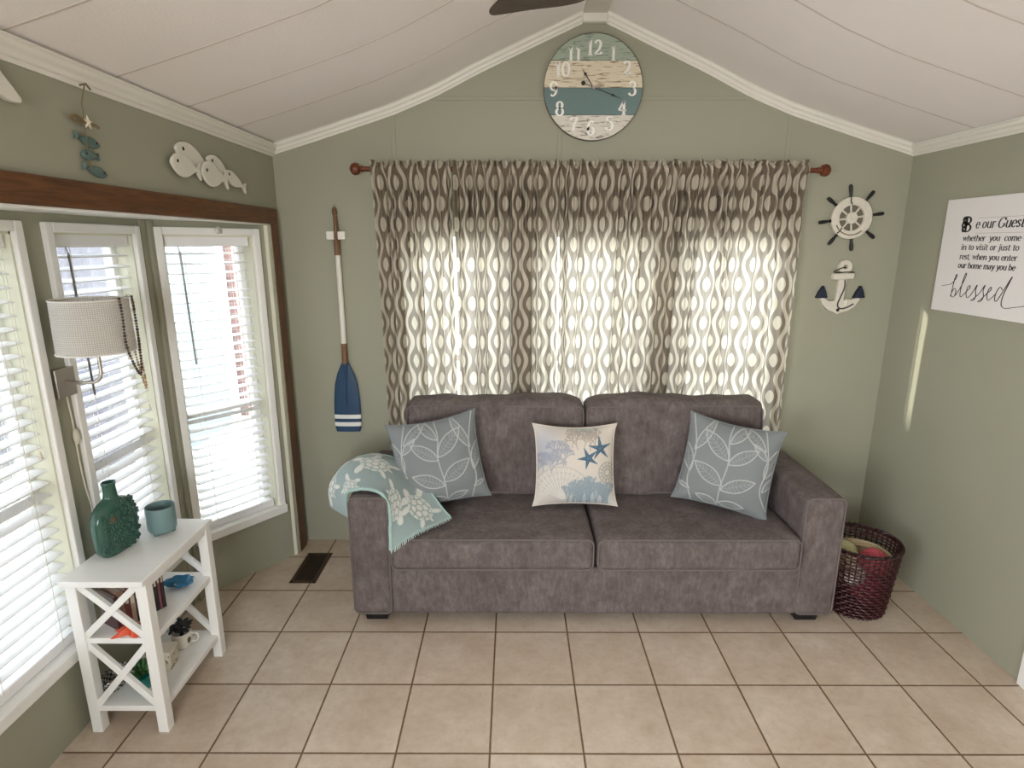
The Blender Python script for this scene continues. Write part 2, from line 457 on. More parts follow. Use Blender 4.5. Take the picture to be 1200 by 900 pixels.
def winbox(idx, o, d, nrm, w, z0, z1, double=True, inner=True):
    """window unit in local frame: x along wall, y out of room, z up; opening width w"""
    d = Vector(d).normalized(); ang = math.atan2(d.y, d.x)
    W = thing(f'window_{idx}', None, None, (o[0], o[1], 0), (0, 0, ang), kind='structure')
    s = 1 if Vector((-d.y, d.x, 0)).dot(Vector(nrm)) > 0 else -1       # y sign for outwards
    def bx(mb, x0, x1, y0, y1, a, b): mb.box((x0, min(s*y0, s*y1), a), (x1, max(s*y0, s*y1), b))
    if inner:
        c = MB(); cw = .034
        bx(c, -cw, 0, -.018, .004, z0-cw*.2, z1+cw); bx(c, w, w+cw, -.018, .004, z0-cw*.2, z1+cw); bx(c, 0, w, -.018, .004, z1, z1+cw)
        c.build('casing', M['vinyl'], W, local=True, bevel=.004)
        c = MB(); bx(c, -cw-.004, w+cw+.004, -.030, .1, z0-.045, z0+.003); c.build('window_sill', M['vinyl'], W, local=True, bevel=.006)
    j = MB(); t = .008
    bx(j, 0, t, 0, .108, z0, z1); bx(j, w-t, w, 0, .108, z0, z1); bx(j, 0, w, 0, .108, z1-t, z1)
    j.build('jamb', M['jamb'], W, local=True)
    f = MB(); fw = .032; y0, y1 = .072, .104; zm = z0+(z1-z0)*.41
    bx(f, t, t+fw, y0, y1, z0, z1-t); bx(f, w-t-fw, w-t, y0, y1, z0, z1-t); bx(f, t, w-t, y0, y1, z1-t-fw, z1-t); bx(f, t, w-t, y0, y1, z0, z0+fw)
    if double: bx(f, t, w-t, y0-.006, y1, zm-.018, zm+.018)
    f.build('window_frame', M['vinyl'], W, local=True, bevel=.003)
    g = MB(); bx(g, t+fw-.004, w-t-fw+.004, .088, .091, z0+fw-.004, z1-t-fw+.004); g.build('pane', M['glass'], W, local=True, smooth=False)
    return W, s

def blinds(o, d, nrm, w, z0, z1, label, tilt=5, wand=.13, seed=0):
    d = Vector(d).normalized(); ang = math.atan2(d.y, d.x)
    s = 1 if Vector((-d.y, d.x, 0)).dot(Vector(nrm)) > 0 else -1
    B = thing('window_blind', label, 'blind', (o[0], o[1], z1), (0, 0, ang), group='white slatted window blinds in the bay')
    zt = 0; L0, L1 = .014, w-.014; yc = .038
    m = MB(); m.box((L0, min(s*.012, s*.066), -.052), (L1, max(s*.012, s*.066), -.004)); m.build('headrail', M['slat'], B, local=True, bevel=.004)
    H = z1-z0; m = MB(); n = int(round((H-.085-.040)/.0450)); pitch = (H-.085-.034)/n; r = random.Random(seed)
    for k in range(n):
        z = -.085-k*pitch; a = math.radians(tilt+r.uniform(-1.2, 1.2)); hw = .025
        dy, dz = math.cos(a)*hw, math.sin(a)*hw; q = r.uniform(-.001, .001)
        pr = [(-dy, -dz), (-dy*.4, -dz*.4+.0022), (dy*.4, dz*.4+.0022), (dy, dz)]        # room edge lower
        top = [(s*(yc+a_), z+b_+.0013) for a_, b_ in pr]; bot = [(s*(yc+a_), z+b_-.0013) for a_, b_ in reversed(pr)]
        ring = top+bot; N = len(ring)
        vs = [(L0+.006, a_, b_+q) for a_, b_ in ring]+[(L1-.006, a_, b_-q) for a_, b_ in ring]
        m.add(vs, [(i, (i+1) % N, N+(i+1) % N, N+i) for i in range(N)]+[tuple(range(N)), tuple(range(2*N-1, N-1, -1))])
    m.build('slats', M['slat'], B, local=True, angle=50)
    zb = -.085-n*pitch; m = MB(); m.box((L0+.004, min(s*(yc-.026), s*(yc+.026)), zb-.030), (L1-.004, max(s*(yc-.026), s*(yc+.026)), zb+.008)); m.build('bottom_rail', M['slat'], B, local=True, bevel=.004)
    m = MB()
    for f in (.22, .78):
        for e in (-.027, .027): m.tube([(w*f, s*(yc+e), -.05), (w*f, s*(yc+e), zb)], .0011, 5)
        m.tube([(w*f+.012, s*yc, -.05), (w*f+.012, s*yc, zb)], .0009, 5)
    m.build('ladder_cord', M['cord'], B, local=True)
    if wand:
        m = MB(); m.tube([(w*.16, s*.006, -.05), (w*.17, s*.002, -.075)], .0018, 6); m.tube([(w*.17, s*.002, -.075), (w*.19, s*.0, -.60)], .0042, 6)
        m.build('tilt_wand', M['steel'], B, local=True)
    m = MB()
    for e in (0, .012): m.tube([(w*.88+e, s*.004, -.05), (w*.88+e, s*.003, -.72)], .0010, 5)
    m.lathe([(.001, .03), (.004, .02), (.006, 0), (0, -.001)], c=(w*.88+.006, s*.003, -.75)); m.build('lift_cord', M['cord'], B, local=True)
    return B

for i, (a, b) in enumerate((p1, p2)):
    winbox(1+i, (BX, a), (0,1,0), (-1,0,0), b-a, OZ0, OZ1)
    blinds((BX, a), (0,1,0), (-1,0,0), b-a, OZ0, OZ1, ['open white slatted blind in the near window behind the white side table', 'open white slatted blind in the middle bay window behind the sconce shade'][i], tilt=9, seed=i)
o3 = Vector((BX, AY0, 0))+ADIR*p3[0]
winbox(3, o3, ADIR, ANRM, p3[1]-p3[0], OZ0, OZ1)
blinds(o3, ADIR, ANRM, p3[1]-p3[0], OZ0, OZ1, 'open white slatted blind in the angled bay window next to the oak casing', tilt=6, seed=5)
for i, (a, b) in enumerate(wins):
    winbox(4+i, (a, YB), (1,0,0), (0,1,0), b-a, WZ0, WZ1, inner=False)

# oak casing around the bay mouth
m = MB(); m.box((XL-.002, NY0-.07, 1.853), (XL+.020, AY1+.110, 1.932)); struct(m, 'trim_15', M['oak'], bevel=.004)
m = MB(); m.box((XL-.002, AY1+.020, 0), (XL+.020, AY1+.110, 1.853)); struct(m, 'trim_16', M['oak_v'], bevel=.004)
m = MB(); m.box((XL-.030, AY1-.012, 0), (XL+.010, AY1+.020, 1.853)); struct(m, 'trim_17', M['jamb'], bevel=.003)
m = MB(); m.box((XL-.002, NY0-.07, 0), (XL+.020, NY0+.01, 1.853)); struct(m, 'trim_18', M['oak_v'], bevel=.004)

# unseen rear wall behind the camera; its unglazed opening is added for fill light
m = MB(); wall_open(m, (XL, YF, 0), (1,0,0), (0,-1,0), XR-XL, 2.16, .1, [(.25, 1.69, .95, 2.10)])
xr_ = [x for x in xs if XL-.001 <= x <= XR+.001]
m.prism([(XL, 2.16)]+[(x, zc(x)+CT+.01) for x in xr_]+[(XR, 2.16)], YF-.1, YF, MY); struct(m, 'wall_front', M['wall'], smooth=False)

# ------------------------------------------------------------------ sofa
def cushion(mb, a, b, bulge=(.02, .02, .02), r=.045, n=26, mi=0, top_crown=0, sag=None):
    """soft rounded box between corners a,b: superellipsoid-like with crowned faces"""
    a = np.array(a); b = np.array(b); c = (a+b)/2; h = (b-a)/2
    faces = []
    for ax in range(3):
        for sg in (-1, 1):
            u, v = [k for k in range(3) if k != ax]
            g = np.sin(np.linspace(-PI/2, PI/2, n))
            A, B = np.meshgrid(g, g, indexing='ij'); P = np.zeros((n, n, 3)); P[..., ax] = sg; P[..., u] = A; P[..., v] = B
            faces.append(P)
    for P in faces:
        Q = P*h
        inner = np.clip(Q, -(h-r), h-r); d = Q-inner; L = np.linalg.norm(d, axis=-1, keepdims=True)+1e-9
        Q = inner+d/L*np.minimum(L, r) if True else Q
        m_ = np.max(np.abs(d), axis=-1, keepdims=True)
        Q = inner+np.where(L > 1e-8, d/L*m_, 0)
        fx = 1-(Q[..., 0]/h[0])**2; fy = 1-(Q[..., 1]/h[1])**2; fz = 1-(Q[..., 2]/h[2])**2
        fx, fy, fz = [np.clip(f, 0, 1)**.6 for f in (fx, fy, fz)]
        R = Q.copy()
        R[..., 0] += np.sign(Q[..., 0])*bulge[0]*fy*fz*np.abs(Q[..., 0]/h[0])
        R[..., 1] += np.sign(Q[..., 1])*bulge[1]*fx*fz*np.abs(Q[..., 1]/h[1])
        R[..., 2] += np.sign(Q[..., 2])*bulge[2]*fx*fy*np.abs(Q[..., 2]/h[2])
        R += c
        if sag is not None: R = sag(R)
        mb.grid(R, mi)

def rrect_loop(x0, x1, z0, z1, r, k=6):
    pts = []
    for cx, cz, a0 in ((x1-r, z1-r, 0), (x0+r, z1-r, 90), (x0+r, z0+r, 180), (x1-r, z0+r, 270)):
        for i in range(k+1):
            a = math.radians(a0+90*i/k); pts.append((cx+r*math.cos(a), cz+r*math.sin(a)))
    return pts

SOF = thing('sofa', 'long grey-brown velvety two cushion sofa standing under the curtained window', 'sofa', (.375, 2.75, 0))
SY0, SY1 = 2.42, 3.09
m = MB(); m.box((-.57, SY0+.006, .062), (1.325, SY1-.03, .30)); m.build('base', M['sofa'], SOF, bevel=.012, seg=3)
m = MB(); cushion(m, (-.57, 2.985, .28), (1.325, SY1, .80), (0, .0, .0), .03); m.build('back_frame', M['sofa'], SOF)
for x0, x1 in ((-.748, -.566), (1.312, 1.494)):
    m = MB(); cushion(m, (x0, SY0-.004, .060), (x1, SY1-.02, .650), (.004, .003, .006), .028, 24)
    a = m.build('arm', M['sofa'], SOF)
    m = MB(); m.tube([(x, SY0+.004, z) for x, z in rrect_loop(x0+.004, x1-.004, .064, .648, .03)], .0042, 6, True); m.build('piping', M['piping'], a)
for x0, x1 in ((-.563, .369), (.379, 1.309)):
    def sag(R, x0=x0, x1=x1):
        u = (R[..., 0]-(x0+x1)/2)/((x1-x0)/2); t = sstep(.40, .46, R[..., 2])
        R[..., 2] -= t*.010*(1-u**2)*sstep(2.95, 2.55, R[..., 1]); R[..., 2] += t*.003*np.sin(R[..., 0]*23+R[..., 1]*9)
        return R
    m = MB(); cushion(m, (x0, 2.398, .298), (x1, 2.93, .462), (.0, .010, .014), .035, 36, sag=sag)
    a = m.build('seat_cushion', M['sofa'], SOF)
    m = MB()
    m.tube([(x, 2.402+.0*x, z) for x, z in rrect_loop(x0+.006, x1-.006, .306, .456, .03)], .004, 6, True); m.build('piping', M['piping'], a)
for q, (x0, x1) in enumerate(((-.562, .3715), (.3735, 1.298))):
    def lean(R, x0=x0, x1=x1, q=q):
        t = (R[..., 2]-.44)/.53; u = (R[..., 0]-(x0+x1)/2)/((x1-x0)/2)
        front = sstep(3.0, 2.86, R[..., 1])
        R[..., 1] += .055*np.clip(t, 0, 1.2)
        top = sstep(.86, .97, R[..., 2])
        R[..., 2] += top*(.008*np.sin(R[..., 0]*9+q*2)+.004*np.sin(R[..., 0]*31)-.016*np.abs(u)**6-.010*(1-q)*(u < 0)*u*u)
        R[..., 1] += front*.006*np.sin(R[..., 0]*13+R[..., 2]*7)
        R[..., 0] += -.003*sstep(.6, 1, t)*np.sign(u)*np.abs(u)**5
        return R
    m = MB(); cushion(m, (x0, 2.87, .455), (x1, 3.03, .965), (.0, .022, .010), .032, 40, sag=lean)
    a = m.build('back_cushion', M['sofa'], SOF)
    lp = []
    for x, z in rrect_loop(x0+.006, x1-.006, .480, .935, .03, 8):
        t = (z-.44)/.53; u = (x-(x0+x1)/2)/((x1-x0)/2)
        lp.append((x-.003*sstep(.6, 1, t)*np.sign(u)*abs(u)**5, 2.870+.055*t-.022*max(0, 1-u*u)**.6*max(0, 1-((z-.71)/.255)**2)**.6-.001, z+(.004*math.sin(x*9+q*2) if z > .8 else 0)))
    m = MB(); m.tube(lp, .0042, 6, True); m.build('piping', M['piping'], a)
for x in (-.655, 1.40):
    for y in (2.52, 3.0):
        m = MB(); m.add(*[(lambda x, y: [(x-.05, y-.05, 0), (x+.05, y-.05, 0), (x+.05, y+.05, 0), (x-.05, y+.05, 0), (x-.06, y-.06, .064), (x+.06, y-.06, .064), (x+.06, y+.06, .064), (x-.06, y+.06, .064)])(x, y), [(0,3,2,1),(4,5,6,7),(0,1,5,4),(1,2,6,5),(2,3,7,6),(3,0,4,7)]])
        m.build('foot', M['black'], SOF, bevel=.003)

# ------------------------------------------------------------------ throw pillows
def pillow_mesh(size, thick, n, paint, relief=None, seed=0):
    """n x n front and back sheets, local x right, z up, y towards -front; returns MB with colour attribute"""
    g = np.sign(np.linspace(-1, 1, n))*np.abs(np.linspace(-1, 1, n))**.9
    A, B = np.meshgrid(g, g, indexing='ij'); r = np.random.default_rng(seed)
    pinch = .055
    X = A*(1-pinch*(1-A**2*0)*(1-B**2))*size/2; Z = B*(1-pinch*(1-A**2))*size/2
    Z = Z-.020*size*np.exp(-((B-1)/.5)**2)*(1-A**2)**1.5; ear = (np.abs(A)*np.abs(B))**9; X = X+np.sign(A)*ear*.012; Z = Z+np.sign(B)*ear*.006
    prof = (np.clip(1-np.abs(A)**2.6, 0, 1)**.62)*(np.clip(1-np.abs(B)**2.6, 0, 1)**.62)
    wr = .006*np.sin(A*7+B*3+seed)*np.exp(-((B-.8)/.3)**2)+.005*np.sin(B*9-A*4+seed*2)*np.exp(-((np.abs(A)-.8)/.25)**2)
    Yf = -(prof*thick/2+wr*prof)
    col = paint(X/size*2, Z/size*2)
    if relief is not None: Yf -= relief(X/size*2, Z/size*2)*np.clip(prof*4, 0, 1)
    Yb = prof*thick/2
    mb = MB(); mb.grid(np.stack([X, Yf, Z], -1)); mb.grid(np.stack([X, Yb, Z], -1))
    mb.col = np.concatenate([np.concatenate([col.reshape(-1, 3), np.ones((n*n, 1))], 1)]*2)
    return mb
def pillow_edge(size, thick):
    pts = []
    for (a0, b0), (a1, b1) in (((-1,-1),(1,-1)), ((1,-1),(1,1)), ((1,1),(-1,1)), ((-1,1),(-1,-1))):
        for t in np.linspace(0, 1, 16)[:-1]:
            A = a0+(a1-a0)*t; B = b0+(b1-b0)*t
            e_ = (abs(A)*abs(B))**9; pts.append((A*(1-.055*(1-B*B))*size/2+math.copysign(e_*.012, A), 0, B*(1-.055*(1-A*A))*size/2+math.copysign(e_*.006, B)-.020*size*math.exp(-((B-1)/.5)**2)*max(0, 1-A*A)**1.5))
    mb = MB(); mb.tube(pts, .0045, 6, True); return mb

def leaf_lines(flip=1):
    """embroidered branch: curved stem, big leaves with midrib and veins (unit square -1..1)"""
    main, fine = [], []
    def bez(p, q, r, n=12):
        t = np.linspace(0, 1, n)[:, None]; p, q, r = map(np.array, (p, q, r)); return (1-t)**2*p+2*t*(1-t)*q+t*t*r
    def leaf(base, tip, w):
        base = np.array(base, float); tip = np.array(tip, float); d = tip-base; nrm = np.array([-d[1], d[0]])*w
        mid = base+d*.45
        l = bez(base, mid+nrm*1.5, tip); r = bez(base, mid-nrm*1.5, tip)
        main.extend([l, r]); fine.append(bez(base, mid, tip))
        for t in (.15, .25, .35, .45, .55, .65, .75, .85):
            b = base+d*t; k = min(int(t*11)+2, 11)
            fine.append(np.array([b, l[min(k, 11)]*.9+b*.1])); fine.append(np.array([b, r[min(k, 11)]*.9+b*.1]))
    stems = [cr([(.05, -1.05), (.08, -.5), (.02, .1), (.10, .6), (.0, 1.1)], 10), cr([(-1.05, -.9), (-.75, -.4), (-.8, .2), (-.6, 1.05)], 10), cr([(.55, -1.1), (.8, -.5), (.75, .2), (.95, 1.0)], 10)]
    main.extend(stems)
    for b, t, w in (((.07, -.55), (-.62, -.22), .25), ((.06, -.45), (.72, -.05), .27), ((.03, .05), (-.55, .48), .24), ((.03, .12), (.62, .70), .25), ((.07, .5), (-.32, .98), .22),
                    ((.06, -.9), (.55, -.78), .22), ((.05, -.85), (-.5, -.85), .2), ((-.78, -.1), (-.98, .6), .2), ((-.7, .5), (-.15, .95), .2), ((.78, -.3), (.98, .35), .2), ((.78, .2), (.42, .98), .15), ((-.8, -.4), (-.98, -.05), .2), ((-.76, .3), (-.42, .62), .2), ((.72, -.7), (.98, -.6), .2)):
        leaf(b, t, w)
    return [l*np.array([flip, 1]) for l in main], [l*np.array([flip, 1]) for l in fine]
def leaf_pillow(flip, seed):
    main, fine = leaf_lines(flip); S = .43; n = 200; cache = {}
    def dd(x, z):
        if 'd' not in cache: cache['d'] = (segdist(x, z, main), segdist(x, z, fine))
        return cache['d']
    def paint(x, z):
        d1, d2 = dd(x, z); base = npl('#84898a'); lt = npl('#c3c6c4'); mid = npl('#a3a8a8')
        k1 = (1-sstep(.007, .020, d1))[..., None]*.75; k2 = (1-sstep(.004, .016, d2))[..., None]*.55
        return (base*(1-k2)+mid*k2)*(1-k1)+lt*k1
    def relief(x, z):
        d1, d2 = dd(x, z); return .0035*(1-sstep(.0, .03, d1))+.0012*(1-sstep(0, .02, d2))
    return pillow_mesh(S, .17, n, paint, relief, seed), S
M['leaf_pillow'] = attr_mat('grey_blue_embroidered_linen', .9)
M['leaf_edge'] = simple('grey_blue_linen_edge', '#787f82', .9)
def place_pillow(label, mb, S, loc, rot, mat, emat, name='throw_pillow', group=None):
    t = thing(name, label, 'pillow', loc, rot, group)
    mb.build('pillow_cover', mat, t, local=True, angle=70); pillow_edge(S, 0).build('seam', emat, t, local=True)
    return t
mb, S = leaf_pillow(1, 1)
place_pillow('grey-blue leaf embroidered pillow leaning by the turtle throw on the left', mb, S, (-.375, 2.745, .705), (math.radians(-14), math.radians(-9), math.radians(8)), M['leaf_pillow'], M['leaf_edge'])
mb, S = leaf_pillow(-1, 4)
place_pillow('grey-blue leaf embroidered pillow leaning against the right sofa arm', mb, S, (1.050, 2.70, .700), (math.radians(-15), math.radians(8), math.radians(-20)), M['leaf_pillow'], M['leaf_edge'])

def coral_pillow():
    S = .398; n = 220; r = random.Random(3)
    def tree(x, y, a, L, depth, spread, out):
        if depth == 0 or L < .02: return
        x2, y2 = x+L*math.cos(a), y+L*math.sin(a); out.append([(x, y), (x2, y2)])
        for k in (-1, 1): tree(x2, y2, a+k*spread*r.uniform(.5, 1.1), L*r.uniform(.72, .9), depth-1, spread, out)
    lav, tan, blue = [], [], []
    for x in (-.95, -.8, -.62, -.45, -.3): tree(x, r.uniform(-.5, .1), PI/2+r.uniform(-.3, .3), .13, 7, .40, lav)
    for x in (-.1, .05, .2, .35, .5): tree(x, r.uniform(.3, .45), PI/2+r.uniform(-.4, .4), .12, 6, .42, tan)
    for x in np.linspace(-.2, .85, 10): tree(x, -1.15+r.uniform(-.12, .05), PI/2+r.uniform(-.25, .25), .19*(1.15-abs(x-.3)*.55), 6, .20, blue)
    shell = []
    for k in range(15):
        a = math.radians(20+k*9.5); shell.append([(-.35, -.85), (-.35+.75*math.cos(a), -.85+.80*math.sin(a))])
    arc = [(-.35+.77*math.cos(t), -.85+.82*math.sin(t)) for t in np.linspace(.3, 2.8, 30)]; shell.append(arc)
    for q in (.3, .5, .65): shell.append([(-.35+q*math.cos(t), -.85+q*1.05*math.sin(t)) for t in np.linspace(.35, 2.75, 24)])
    urch = [[(.78+q*math.cos(t), -.18+q*1.15*math.sin(t)) for t in np.linspace(0, 2*PI, 26)] for q in (.07, .15, .22)]+[[(.78+.07*math.cos(t), -.18+.08*math.sin(t)), (.78+.22*math.cos(t), -.18+.25*math.sin(t))] for t in np.linspace(0, 2*PI, 15)[:-1]]
    def star(cx, cy, R, a0):
        return [[(cx, cy), (cx+R*math.cos(a0+k*2*PI/5), cy+R*math.sin(a0+k*2*PI/5))] for k in range(5)]
    s1 = star(.60, .42, .30, math.radians(95)); s2 = star(.30, .18, .27, math.radians(112))
    def paint(x, z):
        c = np.ones(x.shape+(3,))*npl('#d9d1c6')
        def lay(lines, w, colour, k, soft=.012):
            nonlocal c
            d = segdist(x, z, lines); a = ((1-sstep(w, w+soft, d))*k)[..., None]; c = c*(1-a)+npl(colour)*a
        def wash(cx, cz, rx, rz, colour, k):
            nonlocal c
            a = (np.exp(-((x-cx)/rx)**2-((z-cz)/rz)**2)*k)[..., None]; c = c*(1-a)+npl(colour)*a
        wash(-.75, .45, .35, .5, '#a9b0bd', .75); wash(.25, -.85, .6, .45, '#a9bac2', .8); wash(.2, .95, .35, .15, '#8fb0b0', .8); wash(-.5, -.5, .5, .45, '#c9c6bf', .8)
        lay(lav, .005, '#8d95a6', .7); lay(tan, .005, '#a1968a', .7); lay(shell, .012, '#b9b5ab', .6); lay(shell[:15], .004, '#e6e2da', .8); lay(urch, .010, '#a3a399', .75); lay(blue, .006, '#75909f', .7)
        for st in (s2, s1):
            d = np.full(x.shape, 9.0)
            for (p, q) in st:
                p = np.array(p); q = np.array(q); v = q-p; l = np.linalg.norm(v); u = ((x-p[0])*v[0]+(z-p[1])*v[1])/l; w = np.abs((x-p[0])*v[1]-(z-p[1])*v[0])/l
                wid = .052*(1-np.clip(u/l, 0, 1)**1.1)+.006
                d = np.minimum(d, np.where((u > -.03) & (u < l), w-wid, 9))
            a = (1-sstep(-.004, .008, d))[..., None]; c = c*(1-a)+npl('#46647a')*a
            ln = segdist(x, z, st); a = ((1-sstep(.004, .012, ln))*.5)[..., None]; c = c*(1-a)+npl('#86a3b2')*a
        return c
    return pillow_mesh(S, .14, n, paint, None, 9), S
mb, S = coral_pillow()
place_pillow('cream pillow printed with two blue starfish and corals at the sofa centre', mb, S, (.305, 2.745, .685), (math.radians(-16), math.radians(0), math.radians(0)), attr_mat('cream_coral_print', .85), simple('cream_pillow_edge', '#cfc6ba', .9))

# ------------------------------------------------------------------ turtle throw over the left arm
def throw():
    nu, nv = 190, 120
    front = cr([(-.765, 2.49, .520), (-.768, 2.478, .60), (-.752, 2.462, .668), (-.655, 2.45, .686), (-.580, 2.443, .664), (-.552, 2.425, .58), (-.545, 2.382, .50), (-.548, 2.366, .425)], 16)
    midl = cr([(-.885, 2.585, .540), (-.872, 2.60, .64), (-.795, 2.61, .722), (-.655, 2.60, .722), (-.560, 2.59, .675), (-.500, 2.545, .590), (-.455, 2.49, .522), (-.425, 2.432, .490)], 16)
    mid2 = cr([(-.845, 2.70, .56), (-.835, 2.70, .66), (-.775, 2.70, .735), (-.655, 2.70, .740), (-.560, 2.68, .690), (-.470, 2.64, .605), (-.400, 2.58, .530), (-.350, 2.51, .492)], 16)
    back = cr([(-.800, 2.80, .57), (-.795, 2.80, .66), (-.755, 2.80, .715), (-.655, 2.79, .722), (-.560, 2.76, .700), (-.455, 2.695, .635), (-.365, 2.62, .535), (-.300, 2.555, .494)], 16)
    rows = np.stack([front, midl, mid2, back])
    def res(C, n):
        d = np.r_[0, np.cumsum(np.linalg.norm(np.diff(C, axis=0), axis=1))]; t = np.linspace(0, d[-1], n); return np.stack([np.interp(t, d, C[:, k]) for k in range(3)], -1)
    rows = np.stack([res(r, nu) for r in rows])                       # 4 x nu x 3
    P = np.stack([res(cr(rows[:, i], 10), nv) for i in range(nu)])     # nu x nv x 3
    # metric coordinates: U along the drape, V along the arm
    U = np.r_[0, np.cumsum(np.linalg.norm(np.diff(P[:, nv//2], axis=0), axis=1))][:, None]*np.ones((1, nv))
    V = np.concatenate([np.zeros((nu, 1)), np.cumsum(np.linalg.norm(np.diff(P, axis=1), axis=2), axis=1)], 1)
    V = V-V[:, -1:]*.5
    c = np.ones((nu, nv, 3))*npl('#99aaa9'); wht = npl('#dedfd8'); gry = npl('#a3b3af')
    H = np.zeros((nu, nv))
    def turtle(cu, cv, ang, s):
        nonlocal c, H
        x = (U-cu)/s; y = (V-cv)/s; a = math.radians(ang); x, y = x*math.cos(a)+y*math.sin(a), -x*math.sin(a)+y*math.cos(a)
        d = (np.hypot(x/1.0, y/.82)-1)
        sh = d < 0; rim = (d > -.16) & (d < -.10)
        def ell(ex, ey, ra, rb, th):
            t = math.radians(th); u = (x-ex)*math.cos(t)+(y-ey)*math.sin(t); v = -(x-ex)*math.sin(t)+(y-ey)*math.cos(t); return np.hypot(u/ra, v/rb)-1
        parts = [ell(1.28, 0, .34, .24, 0), ell(.72, .95, .55, .22, 62), ell(.72, -.95, .55, .22, -62), ell(-.85, .72, .38, .17, 130), ell(-.85, -.72, .38, .17, -130), ell(-1.12, 0, .18, .08, 0)]
        lim = np.minimum.reduce(parts) < 0
        # shell plates: hexagonal voronoi
        cells = [(0, 0)]+[(.52*math.cos(k*PI/3), .46*math.sin(k*PI/3)) for k in range(6)]+[(.92*math.cos((k+.5)*PI/6), .76*math.sin((k+.5)*PI/6)) for k in range(12)]
        D = np.sort(np.stack([np.hypot(x-p, y-q) for p, q in cells]), 0); ln = (D[1]-D[0]) < .085
        fringe = (np.abs(x-.6)+np.abs(y) < 9) & (np.sin(x*26+y*18) > .2) & lim & (np.minimum.reduce(parts) > -.35)
        for mask, colr in ((lim, wht), (fringe, npl('#c9d3cd')), (sh, wht), (sh & ln, gry), (sh & rim, npl('#b3c4bf'))): c[mask] = colr
        H = np.maximum(H, np.where((sh & ~ln) | lim, .0022, 0))
    L = U[-1, 0]
    turtle(L*.13, -.02, 75, .070); turtle(L*.46, .02, 175, .074); turtle(L*.715, -.105, 10, .078); turtle(L*.86, .045, 200, .074); turtle(L*.62, .165, 60, .060); turtle(L*.30, .165, 20, .055); turtle(L*.28, -.165, 30, .055)
    dPu = np.gradient(P, axis=0); dPv = np.gradient(P, axis=1); N = np.cross(dPu, dPv); N /= np.linalg.norm(N, axis=-1, keepdims=True)+1e-9
    if N[nu//3, nv//2, 2] < 0: N = -N
    fold = .006*np.sin(V*22+U*5)+.004*np.sin(U*30+V*9)
    P2 = P+N*(H+fold*.6)[..., None]
    mb = MB(); mb.grid(P2); mb.grid(P-N*.014+N*(fold*.6)[..., None])
    # closed border
    b = [(i, 0) for i in range(nu)]+[(nu-1, j) for j in range(1, nv)]+[(i, nv-1) for i in range(nu-2, -1, -1)]+[(0, j) for j in range(nv-2, 0, -1)]
    o = nu*nv
    mb.f += [(b[k][0]*nv+b[k][1], b[(k+1) % len(b)][0]*nv+b[(k+1) % len(b)][1], o+b[(k+1) % len(b)][0]*nv+b[(k+1) % len(b)][1], o+b[k][0]*nv+b[k][1]) for k in range(len(b))]; mb.mi += [0]*len(b)
    cc = np.concatenate([c.reshape(-1, 3), np.ones((nu*nv, 1))], 1); mb.col = np.concatenate([cc, cc])
    return mb, P2, N
mb, TP, TN = throw()
TH = thing('throw_blanket', 'aqua throw blanket with white sea turtles draped over the left sofa arm', 'blanket', (-.65, 2.6, .655))
mb.build('blanket_cloth', attr_mat('aqua_turtle_fleece', .95, .5, 260, .3), TH, angle=80)
m = MB(); r = random.Random(2)
for k in range(0, TP.shape[1], 3):
    p = TP[-1, k]; d = (TP[-1, k]-TP[-4, k]); d = d/np.linalg.norm(d)
    q = p+d*.016+np.array([r.uniform(-.004, .004), r.uniform(-.004, .004), -.003]); m.tube([p-d*.003, (p+q)/2+np.array([0, 0, .002]), q], [.0022, .002, .0012], 5)
m.build('fringe', simple('pale_aqua_fringe', '#b5c9c3', .95), TH)
for rowi, nm in ((0, 'front'), (-1, 'back')):
    m = MB(); m.tube([tuple(p) for p in (TP[:, rowi]-TN[:, rowi]*.006)[::3]], .0085, 7); m.build('hem', simple('aqua_hem_'+nm, '#9db7b1', .95), TH)

# ------------------------------------------------------------------ curtains and rod
RZ, RY = 2.122, 3.150
R_ = thing('curtain_rod', 'dark red-brown wooden curtain rod with ball finials above the window', 'curtain rod', (.39, RY, RZ))
m = MB(); m.tube([(-.775, RY, RZ+.004), (1.55, RY, RZ-.004)], .012, 12); m.build('rod', M['rod'], R_)
for sx, x in ((-1, -.775), (1, 1.55)):
    m = MB(); m.lathe([(.0, -.01), (.013, -.01), (.016, 0), (.010, .006), (.012, .010), (.026, .016), (.031, .032), (.026, .048), (.012, .058), (0, .060)], M=Matrix.Translation((x, RY, RZ-.004*sx)) @ Matrix.Rotation(sx*PI/2, 4, 'Y'), n=24); m.build('finial', M['rod'], R_)
    m = MB(); m.box((x-sx*.09-.008, RY-.004, RZ-.02), (x-sx*.09+.008, YB, RZ+.004)); m.build('bracket', M['rod'], R_, bevel=.002)

